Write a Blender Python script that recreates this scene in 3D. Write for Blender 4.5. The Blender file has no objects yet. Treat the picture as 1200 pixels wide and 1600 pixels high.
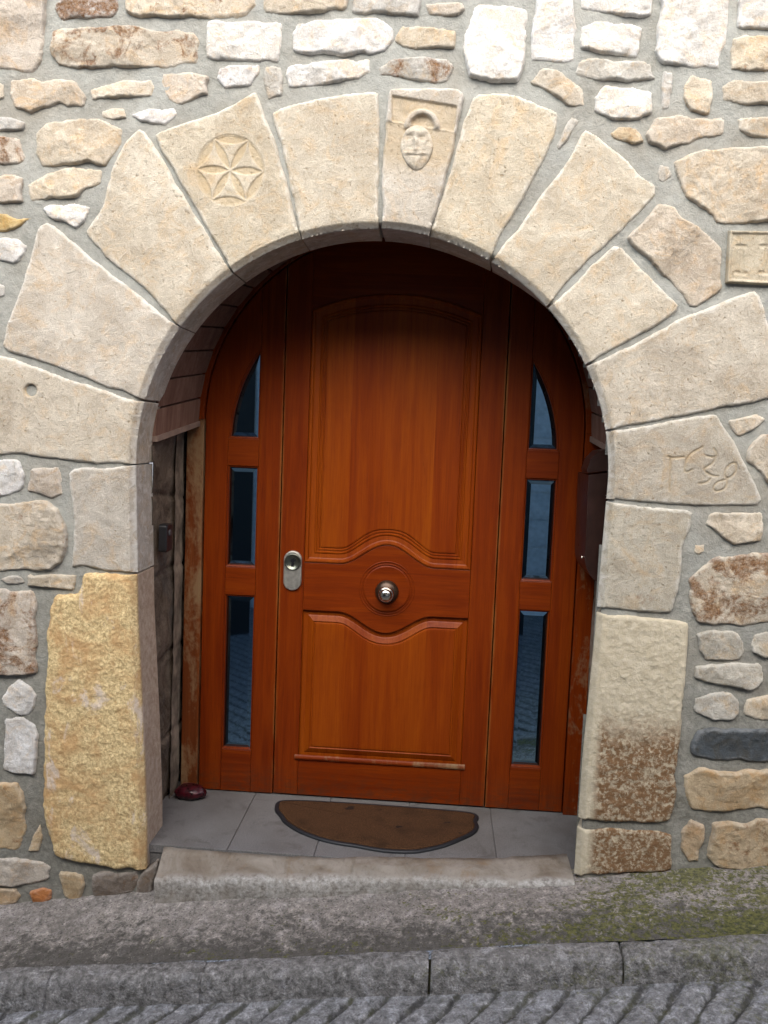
import bpy, math, random
import numpy as np
from mathutils import Matrix, Vector
R = math.radians
C = bpy.context.scene.collection
SC = bpy.context.scene

# ------------------------------------------------------------------ camera
CAM = np.array([0.20137, -3.64691, 1.61278]); PITCH, YAW, ROLL = 0.092589, 0.061223, 0.039484
F = 1350.0            # focal length in pixels of the 1200 x 1600 photograph
WY = -0.55            # the wall face; the door face is y = 0, z = 0 is the porch floor
def cam_axes():
    cy, sy = math.cos(YAW), math.sin(YAW)
    f = np.array([-sy*math.cos(PITCH), cy*math.cos(PITCH), -math.sin(PITCH)])
    r = np.array([cy, sy, 0.0]); u = np.cross(r, f)
    c, s = math.cos(ROLL), math.sin(ROLL)
    return c*r+s*u, -s*r+c*u, f
AR, AU, AF = cam_axes()
cd = bpy.data.cameras.new('camera'); cam = bpy.data.objects.new('camera', cd); C.objects.link(cam)
cd.sensor_fit = 'VERTICAL'; cd.sensor_height = 24.0; cd.lens = 24.0*F/1600.0
cd.clip_start = 0.05; cd.clip_end = 400
M = Matrix.Identity(4)
for i in range(3):
    M[i][0], M[i][1], M[i][2], M[i][3] = AR[i], AU[i], -AF[i], CAM[i]
cam.matrix_world = M
SC.camera = cam

# ------------------------------------------------------------------ light
SUN_EL, SUN_AZ = 42.0, -20.0       # soft light from above, a little from the left, in front of the wall
w = bpy.data.worlds.new('World'); SC.world = w; w.use_nodes = True
nt = w.node_tree
sky = nt.nodes.new('ShaderNodeTexSky'); sky.sky_type = 'NISHITA'; sky.sun_disc = False
sky.sun_elevation = R(SUN_EL); sky.sun_rotation = R(180+SUN_AZ)
sky.air_density = 1.0; sky.dust_density = 3.0; sky.ozone_density = 1.0
bg = nt.nodes['Background']; bg.inputs['Strength'].default_value = 0.115
nt.links.new(sky.outputs[0], bg.inputs[0])
sl = bpy.data.lights.new('sun', 'SUN'); so = bpy.data.objects.new('sun', sl); C.objects.link(so)
sl.energy = 1.5; sl.angle = R(45); sl.color = (1.0, 0.985, 0.93)
dirv = Vector((math.sin(R(SUN_AZ))*math.cos(R(SUN_EL)), -math.cos(R(SUN_AZ))*math.cos(R(SUN_EL)), math.sin(R(SUN_EL))))
so.rotation_euler = dirv.to_track_quat('Z', 'Y').to_euler()
vs = SC.view_settings
SC.display_settings.display_device = 'sRGB'
vs.view_transform = 'Standard'; vs.look = 'None'; vs.gamma = 1.0; vs.use_curve_mapping = False
vs.exposure = 1.58

# ------------------------------------------------------------------ helpers
random.seed(7); rng = np.random.default_rng(11)
def unp(px, py, y=WY):                   # the point of the plane y = const seen at a pixel of the photograph
    d = AF + AR*(px-600)/F + AU*(800-py)/F
    return CAM + d*(y-CAM[1])/d[1]
def _hash(ix, iy, iz, seed):
    h = (ix.astype(np.int64)*374761393 + iy.astype(np.int64)*668265263 + iz.astype(np.int64)*2147483647 + seed*1274126177) & 0xffffffff
    h = ((h ^ (h >> 13))*1274126177) & 0xffffffff
    h = ((h ^ (h >> 16))*2246822519) & 0xffffffff
    return ((h ^ (h >> 15)) & 0xffff)/65535.0
def vnoise(P, seed=0):
    i = np.floor(P).astype(np.int64); f = P-i; f = f*f*(3-2*f)
    o = 0
    for a in (0, 1):
        for b in (0, 1):
            for c in (0, 1):
                wgt = (f[:, 0] if a else 1-f[:, 0])*(f[:, 1] if b else 1-f[:, 1])*(f[:, 2] if c else 1-f[:, 2])
                o = o + wgt*_hash(i[:, 0]+a, i[:, 1]+b, i[:, 2]+c, seed)
    return o*2-1
def fbm(P, scale, oct=4, seed=0, gain=0.5):
    o = 0; a = 1.0; P = np.asarray(P, float)*scale
    for k in range(oct):
        o = o + a*vnoise(P+k*17.3, seed+k); a *= gain; P = P*2.03
    return o
def mesh_obj(name, V, Fc, mat, parent=None, smooth=True, label=None):
    V = np.asarray(V, float)
    me = bpy.data.meshes.new(name)
    if isinstance(Fc, tuple) and isinstance(Fc[0], np.ndarray):     # (quads, triangles)
        q_, t_ = Fc; me.vertices.add(len(V)); me.vertices.foreach_set('co', V.astype(np.float32).ravel())
        lp_ = np.concatenate([q_.ravel(), t_.ravel()]).astype(np.int32); me.loops.add(len(lp_)); me.loops.foreach_set('vertex_index', lp_)
        me.polygons.add(len(q_)+len(t_)); me.polygons.foreach_set('loop_start', np.concatenate([np.arange(len(q_))*4, len(q_)*4+np.arange(len(t_))*3]).astype(np.int32))
        me.update(calc_edges=True); Fc = None
    if Fc is None: pass
    elif isinstance(Fc, np.ndarray):
        n = len(Fc); k = Fc.shape[1]
        me.vertices.add(len(V)); me.vertices.foreach_set('co', V.astype(np.float32).ravel())
        me.loops.add(n*k); me.loops.foreach_set('vertex_index', Fc.astype(np.int32).ravel())
        me.polygons.add(n); me.polygons.foreach_set('loop_start', np.arange(0, n*k, k, dtype=np.int32))
        me.update(calc_edges=True)
    else:
        me.from_pydata([tuple(v) for v in V], [], [tuple(int(i) for i in f) for f in Fc])
    me.validate()
    me.polygons.foreach_set('use_smooth', [smooth]*len(me.polygons))
    me.materials.append(mat)
    o = bpy.data.objects.new(name, me); C.objects.link(o)
    if parent is not None: o.parent = parent
    if label: o['label'] = label
    return o
def tag(o, label=None, cat=None, group=None, kind=None):
    if label: o['label'] = label
    if cat: o['category'] = cat
    if group: o['group'] = group
    if kind: o['kind'] = kind
    return o
def thing(name, label, cat, loc=(0, 0, 0), group=None):
    o = bpy.data.objects.new(name, None); C.objects.link(o); o.location = loc; o.empty_display_size = 0.1
    bpy.context.view_layer.update()
    return tag(o, label, cat, group)
def child(o, root):                       # parts are modelled in world coordinates
    o.parent = root; o.matrix_parent_inverse = Matrix.Translation(root.location).inverted()
    return o
class MB:                                 # collects vertices and faces of one mesh
    def __init__(s): s.v = []; s.f = []
    def add(s, V, Fc):
        b = len(s.v); s.v += [tuple(map(float, p)) for p in V]; s.f += [tuple(int(i)+b for i in f) for f in Fc]
    def box(s, a, b):
        x0, y0, z0 = a; x1, y1, z1 = b
        s.add([(x0,y0,z0),(x1,y0,z0),(x1,y1,z0),(x0,y1,z0),(x0,y0,z1),(x1,y0,z1),(x1,y1,z1),(x0,y1,z1)],
              [(0,3,2,1),(4,5,6,7),(0,1,5,4),(1,2,6,5),(2,3,7,6),(3,0,4,7)])
    def build(s, name, mat, root=None, smooth=False, label=None):
        o = mesh_obj(name, s.v, s.f, mat, None, smooth, label)
        return child(o, root) if root is not None else o
def ccw(p):
    p = np.asarray(p, float); x, y = p[:, 0], p[:, 1]
    return p if (x*np.roll(y, -1)-np.roll(x, -1)*y).sum() > 0 else p[::-1].copy()
def inset(p, d):                          # inward miter offset of a closed ccw outline
    a = np.roll(p, 1, 0); b = np.roll(p, -1, 0)
    e1 = p-a; e2 = b-p
    n1 = np.c_[-e1[:, 1], e1[:, 0]]/np.maximum(np.hypot(*e1.T), 1e-9)[:, None]
    n2 = np.c_[-e2[:, 1], e2[:, 0]]/np.maximum(np.hypot(*e2.T), 1e-9)[:, None]
    m = n1+n2; k = 2/np.maximum((m*m).sum(1), 0.5)
    return p + m*(d*k)[:, None]
def stack(outline, prof, mb=None, cap=True, pair=False):
    """rings of the (x, z) outline inset by d at depth y, for (d, y) in prof; closed with a flat face"""
    p = ccw(outline); n = len(p); mb = mb or MB()
    V = []; Fc = []
    for d, y in prof:
        q = inset(p, d) if d else p
        V += [(a, y, b) for a, b in q]
    for k in range(len(prof)-1):
        for i in range(n):
            j = (i+1) % n
            Fc.append((k*n+i, k*n+j, (k+1)*n+j, (k+1)*n+i))
    o_ = (len(prof)-1)*n
    if pair: Fc += [(o_+i, o_+i+1, o_+n-2-i, o_+n-1-i) for i in range(n//2-1)]
    elif cap: Fc.append(tuple(range(o_, o_+n)))
    mb.add(V, Fc)
    return mb
def plate(outline, y0, thick, bev=0.002, mb=None):
    return stack(outline, [(0, y0+thick), (0, y0+bev), (bev*0.3, y0+bev*0.3), (bev, y0)], mb)
def lathe(prof, cx, cz, seg=48, mb=None, cap=True):     # profile of (radius, y) about an axis along y
    mb = mb or MB(); V = []; Fc = []
    for r, y in prof:
        V += [(cx+r*math.cos(2*math.pi*i/seg), y, cz+r*math.sin(2*math.pi*i/seg)) for i in range(seg)]
    for k in range(len(prof)-1):
        for i in range(seg):
            j = (i+1) % seg; Fc.append((k*seg+i, k*seg+j, (k+1)*seg+j, (k+1)*seg+i))
    if cap: Fc.append(tuple(range((len(prof)-1)*seg, len(prof)*seg)))
    mb.add(V, Fc); return mb
def resample(p, step):
    p = np.asarray(p, float); q = np.vstack([p, p[:1]]); L = np.hypot(*np.diff(q, axis=0).T)
    s = np.r_[0, np.cumsum(L)]; n = max(12, int(s[-1]/step)); t = np.arange(n)*s[-1]/n
    return np.c_[np.interp(t, s, q[:, 0]), np.interp(t, s, q[:, 1])]

# ------------------------------------------------------------------ materials
class NB:
    def __init__(s, name):
        s.m = bpy.data.materials.new(name); s.m.use_nodes = True; s.t = s.m.node_tree
        s.b = s.t.nodes['Principled BSDF']; s.geo = s.n('ShaderNodeNewGeometry').outputs['Position']
    def n(s, k): return s.t.nodes.new(k)
    def put(s, sock, v):
        if isinstance(v, bpy.types.NodeSocket): s.t.links.new(v, sock)
        elif isinstance(v, (tuple, list)) and len(v) == 3 and sock.type == 'RGBA': sock.default_value = (*v, 1)
        else: sock.default_value = v
    def scalevec(s, sc, vec=None, off=(0, 0, 0)):
        q = s.n('ShaderNodeMapping'); s.put(q.inputs['Vector'], vec or s.geo); q.inputs['Scale'].default_value = sc; s.put(q.inputs['Location'], off); return q.outputs[0]
    def noise(s, scale, detail=6, rough=0.6, dist=0.0, vec=None, dim='3D'):
        q = s.n('ShaderNodeTexNoise'); s.put(q.inputs['Vector'], vec or s.geo); q.inputs['Scale'].default_value = scale
        q.inputs['Detail'].default_value = detail; q.inputs['Roughness'].default_value = rough; q.inputs['Distortion'].default_value = dist
        return q.outputs[0]
    def voro(s, scale, out='Distance', vec=None, feature='F1', rnd=1.0):
        q = s.n('ShaderNodeTexVoronoi'); q.feature = feature; s.put(q.inputs['Vector'], vec or s.geo); q.inputs['Scale'].default_value = scale
        q.inputs['Randomness'].default_value = rnd
        return q.outputs[out]
    def ramp(s, fac, lo, hi, a=0.0, b=1.0):
        q = s.n('ShaderNodeMapRange'); s.put(q.inputs[0], fac); s.put(q.inputs[1], lo); s.put(q.inputs[2], hi); s.put(q.inputs[3], a); s.put(q.inputs[4], b); return q.outputs[0]
    def math(s, op, a, b=0.0):
        q = s.n('ShaderNodeMath'); q.operation = op; s.put(q.inputs[0], a); s.put(q.inputs[1], b); return q.outputs[0]
    def mix(s, fac, a, b, mode='MIX'):
        q = s.n('ShaderNodeMix'); q.data_type = 'RGBA'; q.blend_type = mode
        s.put(q.inputs[0], fac); s.put(q.inputs[6], a); s.put(q.inputs[7], b); return q.outputs[2]
    def xyz(s, vec=None):
        q = s.n('ShaderNodeSeparateXYZ'); s.put(q.inputs[0], vec or s.geo); return q.outputs
    def attr(s, name):
        q = s.n('ShaderNodeAttribute'); q.attribute_type = 'OBJECT'; q.attribute_name = name; return q.outputs['Fac']
    def vattr(s, name):
        q = s.n('ShaderNodeAttribute'); q.attribute_type = 'GEOMETRY'; q.attribute_name = name; return q.outputs['Fac']
    def ocol(s): return s.n('ShaderNodeObjectInfo').outputs['Color']
    def done(s, col, rough=0.85, bump=None, strength=0.5, dist=0.01, spec=0.3, **kw):
        s.put(s.b.inputs['Base Color'], col); s.put(s.b.inputs['Roughness'], rough); s.put(s.b.inputs['Specular IOR Level'], spec)
        for k, v in kw.items(): s.put(s.b.inputs[k.replace('_', ' ')], v)
        if bump is not None:
            q = s.n('ShaderNodeBump'); q.inputs['Strength'].default_value = strength; q.inputs['Distance'].default_value = dist
            s.put(q.inputs['Height'], bump); s.t.links.new(q.outputs[0], s.b.inputs['Normal'])
        return s.m
def m_stone(name, pits=0.5, warm=0.5, grain=60, mott=0.6, limes=0.6):
    k = NB(name); base = k.ocol(); base = k.mix(k.vattr('tint'), base, k.mix(1.0, base, (0.72, 0.60, 0.46), 'MULTIPLY'))
    oi = k.n('ShaderNodeObjectInfo').outputs['Random']
    cb = k.n('ShaderNodeCombineXYZ'); k.put(cb.inputs[0], k.math('MULTIPLY', oi, 37.0)); k.put(cb.inputs[1], k.math('MULTIPLY', oi, 11.0))
    va = k.n('ShaderNodeVectorMath'); k.put(va.inputs[0], k.geo); k.put(va.inputs[1], cb.outputs[0]); v = va.outputs[0]
    big = k.noise(6, 6, 0.62, 0.8, v); mid = k.noise(24, 8, 0.72, 0.9, v); fine = k.noise(grain*3, 6, 0.78, 0, v); speck = k.noise(grain*1.6, 4, 0.6, 0.3, v)
    def mul(c_): return k.mix(1.0, base, c_, 'MULTIPLY')
    c = k.mix(k.ramp(big, 0.36, 0.64), mul((0.74, 0.71, 0.68)), base)
    c = k.mix(k.ramp(k.noise(10, 7, 0.7, 1.4, v), 0.50, 0.70, 0, warm), c, mul((1.0, 0.74, 0.46)))
    c = k.mix(k.ramp(k.noise(13, 7, 0.7, 1.0, k.scalevec((1, 1, 1), v, (7, 3, 1))), 0.52, 0.68, 0, mott*0.6), c, mul((0.66, 0.68, 0.72)))
    c = k.mix(k.ramp(mid, 0.52, 0.72, 0, mott), c, mul((1.24, 1.25, 1.28)))
    c = k.mix(k.ramp(mid, 0.30, 0.46, mott*0.8, 0), c, mul((0.62, 0.56, 0.48)))
    c = k.mix(k.ramp(fine, 0.36, 0.62, 0.5, 0), c, k.mix(1.0, c, (0.58, 0.55, 0.50), 'MULTIPLY'))
    c = k.mix(k.ramp(fine, 0.58, 0.75, 0, 0.45), c, mul((1.3, 1.3, 1.3)))
    pm = k.math('MULTIPLY', k.ramp(speck, 0.63, 0.70), pits)
    c = k.mix(pm, c, mul((0.44, 0.33, 0.21)))
    st = k.attr('stain')
    sn = k.math('ADD', k.noise(11, 6, 0.65, 0.8, v), k.math('MULTIPLY', k.math('SUBTRACT', k.noise(75, 4, 0.7), 0.5), 0.30))
    sm = k.ramp(k.math('ADD', sn, k.math('MULTIPLY', st, 0.30)), 0.63, 0.74)
    sm = k.math('MULTIPLY', sm, k.ramp(st, 0.0, 0.08))
    c = k.mix(k.math('MULTIPLY', sm, k.ramp(speck, 0.35, 0.6, 0.55, 0.95)), c, k.mix(k.ramp(fine, 0.4, 0.6), (0.11, 0.050, 0.022), (0.27, 0.135, 0.055)))
    rm = k.ramp(k.math('ADD', k.math('MULTIPLY', k.vattr('rim'), 0.55), k.math('MULTIPLY', k.math('SUBTRACT', mid, 0.5), 1.6)), 0.22, 0.52, 0, limes)
    c = k.mix(rm, c, k.mix(0.5, mul((1.12, 1.14, 1.18)), (0.62, 0.61, 0.575)))                  # lime smeared over the edges when pointing
    c = k.mix(k.math('MULTIPLY', k.vattr('cavity'), 0.55), c, mul((0.74, 0.62, 0.44)))           # dirt in the carving
    bump = k.math('ADD', k.math('MULTIPLY', mid, 0.7), k.math('MULTIPLY', fine, 0.45))
    bump = k.math('SUBTRACT', bump, k.math('MULTIPLY', pm, 0.8))
    return k.done(c, 0.9, bump, 0.75, 0.014, 0.2)
MAT_RUBBLE = m_stone('rubble_stone', 0.35, 0.75, 60, 0.80, 0.30)
MAT_CUT = m_stone('cut_sandstone', 0.65, 0.50, 70, 0.50, 0.75)
def m_pecked(name, base, dark, pale, zc=None):
    k = NB(name); p = k.xyz()
    n1 = k.noise(85, 5, 0.7, 0.5); n2 = k.noise(6, 6, 0.65, 0.8); n3 = k.noise(40, 5, 0.65, 0.4)
    c = k.mix(k.ramp(n1, 0.40, 0.64), k.mix(1.0, base, (0.62, 0.54, 0.45), 'MULTIPLY'), k.mix(1.0, base, (1.2, 1.17, 1.12), 'MULTIPLY'))
    if zc is None:
        c = k.mix(k.ramp(k.math('ADD', n2, k.math('MULTIPLY', k.math('SUBTRACT', n3, 0.5), 0.25)), 0.44, 0.62, 0, 0.8), c, dark)
        c = k.mix(k.ramp(k.noise(7.5, 6, 0.7, 0.6, k.scalevec((1, 1, 0.55), None, (3, 2, 5))), 0.56, 0.63, 0, 0.85), c, pale)
    else:
        m = k.ramp(k.math('ADD', k.math('ADD', p[2], k.math('MULTIPLY', n2, 0.22)), k.math('MULTIPLY', n3, 0.16)), zc-0.10, zc+0.03, 1, 0)
        w_ = k.math('MULTIPLY', m, k.ramp(k.math('ADD', k.math('MULTIPLY', n1, 0.6), k.math('MULTIPLY', n3, 0.5)), 0.455, 0.575, 0.14, 0.95))
        e = k.ramp(p[0], 0.805, 0.835)
        c = k.mix(k.math('MULTIPLY', w_, e), k.mix(k.ramp(n3, 0.4, 0.7), k.mix(1.0, base, (0.8, 0.78, 0.74), 'MULTIPLY'), base), dark)
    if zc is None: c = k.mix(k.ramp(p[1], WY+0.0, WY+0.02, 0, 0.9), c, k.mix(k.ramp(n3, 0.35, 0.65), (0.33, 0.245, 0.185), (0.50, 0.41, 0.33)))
    bump = k.math('ADD', n1, k.math('MULTIPLY', k.noise(260, 3), 0.3))
    return k.done(c, 0.9, bump, 0.55, 0.010, 0.2)
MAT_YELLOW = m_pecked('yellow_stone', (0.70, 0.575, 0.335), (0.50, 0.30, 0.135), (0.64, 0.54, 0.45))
MAT_BROWNED = m_pecked('browned_stone', (0.58, 0.52, 0.40), (0.165, 0.085, 0.036), (0.5, 0.4, 0.3), 0.81)
k = NB('lime_mortar')
n1 = k.noise(4, 6, 0.6); n2 = k.noise(45, 6, 0.7); n3 = k.noise(200, 3, 0.6)
c = k.mix(k.ramp(n1, 0.35, 0.7), (0.240, 0.240, 0.214), (0.360, 0.366, 0.338))
c = k.mix(k.ramp(n2, 0.4, 0.72, 0, 0.5), c, (0.44, 0.435, 0.395))
c = k.mix(k.ramp(k.noise(2.2, 5, 0.6, 0.5, k.scalevec((1, 1, 1), None, (4, 1, 9))), 0.5, 0.7, 0, 0.5), c, (0.24, 0.205, 0.155))
c = k.mix(k.ramp(n3, 0.68, 0.74, 0, 0.6), c, (0.55, 0.53, 0.48))
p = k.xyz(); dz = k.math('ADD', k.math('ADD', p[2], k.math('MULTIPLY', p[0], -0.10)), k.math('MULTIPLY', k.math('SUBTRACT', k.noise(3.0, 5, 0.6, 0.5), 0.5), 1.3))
c = k.mix(k.ramp(dz, 0.2, 1.2, 0.62, 0), c, k.mix(k.ramp(n2, 0.4, 0.65), (0.105, 0.098, 0.078), (0.190, 0.180, 0.150)))   # light falloff painted in: mortar darkens unevenly towards the ground
c = k.mix(k.ramp(k.noise(15, 7, 0.72, 1.0), 0.52, 0.70, 0, 0.45), c, (0.42, 0.41, 0.37))
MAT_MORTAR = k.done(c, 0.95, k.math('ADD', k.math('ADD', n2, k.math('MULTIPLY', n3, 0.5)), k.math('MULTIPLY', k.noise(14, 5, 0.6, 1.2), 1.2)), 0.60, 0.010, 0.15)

def m_wood(name, horiz=False, stave=0.0, dark=(0.086, 0.0085, 0.0005), mid=(0.160, 0.0235, 0.0010), light=(0.215, 0.0410, 0.0018), worn=0.0, rough=0.40, coat=0.03):
    k = NB(name); p = k.xyz()
    if horiz: v = k.scalevec((1.1, 20, 24)); v2 = k.scalevec((7, 160, 260))
    else: v = k.scalevec((24, 20, 1.1)); v2 = k.scalevec((260, 160, 7))
    if stave:
        idx = k.math('FLOOR', k.math('DIVIDE', k.math('ADD', p[0], 0.41), stave))
        wn = k.n('ShaderNodeTexWhiteNoise'); wn.noise_dimensions = '1D'; k.put(wn.inputs['W'], k.math('ADD', idx, 3.3)); sv = wn.outputs['Value']
        cb = k.n('ShaderNodeCombineXYZ'); k.put(cb.inputs[2], k.math('MULTIPLY', sv, 9.0))
        va = k.n('ShaderNodeVectorMath'); k.put(va.inputs[0], v); k.put(va.inputs[1], cb.outputs[0]); v = va.outputs[0]
    else: sv = k.math('MULTIPLY', k.noise(1.3, 2), 1.0)
    a = k.noise(1.0, 6, 0.62, 1.2, v); b = k.noise(1.0, 4, 0.7, 0.2, v2)
    f = k.math('ADD', k.math('MULTIPLY', k.ramp(a, 0.3, 0.7), 0.62), k.math('ADD', k.math('MULTIPLY', k.math('SUBTRACT', sv, 0.5), 0.55), 0.16))
    c = k.mix(k.ramp(f, 0.0, 0.55), dark, mid); c = k.mix(k.ramp(f, 0.5, 1.1), c, light)
    c = k.mix(k.ramp(b, 0.42, 0.70, 0, 0.5), c, dark); c = k.mix(k.ramp(b, 0.66, 0.72, 0, 0.55), c, tuple(x*0.35 for x in dark))     # pores
    c = k.mix(k.ramp(k.noise(2.6, 6, 0.65, 0.4), 0.52, 0.72, 0, 0.35), c, k.mix(1.0, c, (0.62, 0.55, 0.5), 'MULTIPLY'))             # uneven old varnish
    gapd = k.math('ABSOLUTE', k.math('SUBTRACT', k.math('ABSOLUTE', p[0]), 0.4655))
    gw = k.math('MULTIPLY', k.ramp(gapd, 0.002, 0.011, 1, 0), k.ramp(k.noise(9, 6, 0.7, 0.3, k.scalevec((1, 1, 0.35))), 0.42, 0.62, 0, 0.75))
    c = k.mix(gw, c, (0.27, 0.115, 0.030))
    ft = k.math('MULTIPLY', k.ramp(p[2], 0.015, 0.16, 1, 0), k.ramp(k.noise(22, 6, 0.7, 0.6, k.scalevec((1, 1, 2.2))), 0.40, 0.66, 0, 0.8))
    c = k.mix(ft, c, (0.060, 0.022, 0.010))
    c = k.mix(k.math('MULTIPLY', k.ramp(p[2], 0.0, 0.9, 1, 0.25), k.ramp(k.noise(120, 4, 0.7, 0, k.scalevec((1, 1, 0.5))), 0.69, 0.74, 0, 0.7)), c, (0.30, 0.15, 0.06))
    if worn:
        wm = k.math('ADD', k.noise(5, 6, 0.7, 0.5, k.scalevec((1, 1, 0.4))), k.math('MULTIPLY', k.noise(50, 3), 0.18))
        c = k.mix(k.ramp(wm, 0.66-0.12*worn, 0.78-0.1*worn, 0, 0.9), c, (0.20, 0.125, 0.065))
    return k.done(c, k.ramp(b, 0.3, 0.8, rough-0.06, rough+0.14), k.math('ADD', b, k.math('MULTIPLY', a, 0.5)), 0.12, 0.003, 0.13, Coat_Weight=coat, Coat_Roughness=0.22)
MAT_WOODV = m_wood('door_wood_vertical'); MAT_WOODH = m_wood('door_wood_horizontal', True)
MAT_PANEL = m_wood('door_wood_staves', False, 0.118, (0.122, 0.0140, 0.0006), (0.192, 0.0335, 0.0013), (0.248, 0.0540, 0.0022))
MAT_FRAME = m_wood('frame_wood', worn=0.25); MAT_FRAMEWORN = m_wood('worn_frame_wood', worn=1.0, dark=(0.07, 0.016, 0.004), mid=(0.13, 0.032, 0.007), light=(0.18, 0.055, 0.013), rough=0.5, coat=0.05)
MAT_BEADW = m_wood('worn_bead_wood', True, worn=0.5, rough=0.5, coat=0.02)
MAT_BOARD = m_wood('soffit_board_wood', dark=(0.11, 0.055, 0.04), mid=(0.20, 0.115, 0.085), light=(0.28, 0.18, 0.135), rough=0.6, coat=0.0)
def plain(name, col, rough=0.5, metal=0.0, spec=0.5, sc=30, amt=0.25, bs=0.1):
    k = NB(name); n = k.noise(sc, 5, 0.6)
    c = k.mix(k.ramp(n, 0.35, 0.7, 0, 1), tuple(x*(1-amt) for x in col), tuple(min(1, x*(1+amt*0.6)) for x in col))
    return k.done(c, k.ramp(n, 0.3, 0.7, rough*0.85, min(1, rough*1.15)), n, bs, 0.003, spec, Metallic=metal)
MAT_GLASS = NB('dark_glass'); _n = MAT_GLASS.noise(2.5, 2)
MAT_GLASS = MAT_GLASS.done((0.17, 0.285, 0.39), 0.03, _n, 0.02, 0.01, 0.5, Metallic=1.0)
MAT_STEEL = plain('brushed_steel', (0.52, 0.50, 0.45), 0.42, 0.85, 0.5, 60, 0.2)
MAT_CYL = plain('lock_metal', (0.16, 0.17, 0.14), 0.3, 0.9); MAT_BLACK = plain('black_plastic', (0.012, 0.012, 0.014), 0.35)
MAT_KNOB = plain('polished_metal', (0.62, 0.58, 0.50), 0.16, 1.0, 0.5, 80, 0.15, 0.03)
MAT_BRONZE = plain('dark_bronze', (0.055, 0.032, 0.02), 0.35, 0.6)
MAT_MAILBOX = plain('dark_brown_enamel', (0.028, 0.011, 0.008), 0.32, 0.0, 0.5, 20, 0.3)
MAT_PAPER = plain('paper', (0.55, 0.53, 0.48), 0.8); MAT_RED = plain('dark_red_gloss', (0.050, 0.0030, 0.0075), 0.3, 0, 0.45, 60, 0.95, 0.6)
MAT_RUBBER = plain('black_rubber', (0.008, 0.009, 0.012), 0.55)
k = NB('coir'); n = k.noise(260, 4, 0.7); n2 = k.noise(9, 5, 0.6); 
c = k.mix(k.ramp(n, 0.35, 0.7), (0.030, 0.015, 0.008), (0.125, 0.060, 0.028)); c = k.mix(k.ramp(n2, 0.5, 0.75, 0, 0.6), c, (0.022, 0.013, 0.008))
q = k.noise(13, 2, 0.5, 0.0, k.scalevec((1, 1, 1), None, (2, 7, 1))); c = k.mix(k.ramp(q, 0.70, 0.73, 0, 0.75), c, (0.012, 0.010, 0.010))
MAT_COIR = k.done(c, 0.95, n, 1.0, 0.006, 0.1)
k = NB('grey_floor_tile'); n = k.noise(220, 4, 0.7); n2 = k.noise(3.5, 5, 0.6)
c = k.mix(k.ramp(n, 0.4, 0.65), (0.105, 0.102, 0.101), (0.185, 0.180, 0.178)); c = k.mix(k.ramp(n2, 0.42, 0.7, 0, 0.6), c, (0.075, 0.066, 0.058))
n5 = k.noise(9, 7, 0.7, 0.8); c = k.mix(k.ramp(n5, 0.54, 0.70, 0, 0.6), c, (0.055, 0.048, 0.042)); c = k.mix(k.ramp(k.noise(30, 6, 0.75), 0.62, 0.72, 0, 0.5), c, (0.20, 0.19, 0.175))
MAT_TILE = k.done(c, 0.62, n, 0.2, 0.003, 0.4)
k = NB('worn_step_stone'); n = k.noise(7, 7, 0.65, 0.6); n2 = k.noise(60, 6, 0.7); p = k.xyz()
c = k.mix(k.ramp(n, 0.36, 0.62), (0.150, 0.118, 0.088), (0.255, 0.225, 0.190)); c = k.mix(k.ramp(k.noise(5, 6, 0.7, 1, k.scalevec((1, 1, 1), None, (5, 5, 2))), 0.55, 0.7, 0, 0.7), c, (0.19, 0.125, 0.072))
c = k.mix(k.ramp(n2, 0.55, 0.75, 0, 0.5), c, (0.05, 0.043, 0.038))
nose = k.math('ADD', p[1], k.math('MULTIPLY', p[0], -0.033)); nose = k.ramp(k.math('ADD', nose, k.math('MULTIPLY', n, 0.07)), -0.575, -0.545, 1, 0)
c = k.mix(k.math('MULTIPLY', nose, 0.75), c, k.mix(k.ramp(n2, 0.35, 0.65), (0.16, 0.15, 0.135), (0.52, 0.51, 0.485)))
MAT_STEP = k.done(c, 0.85, n2, 0.5, 0.01, 0.25)
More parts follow.
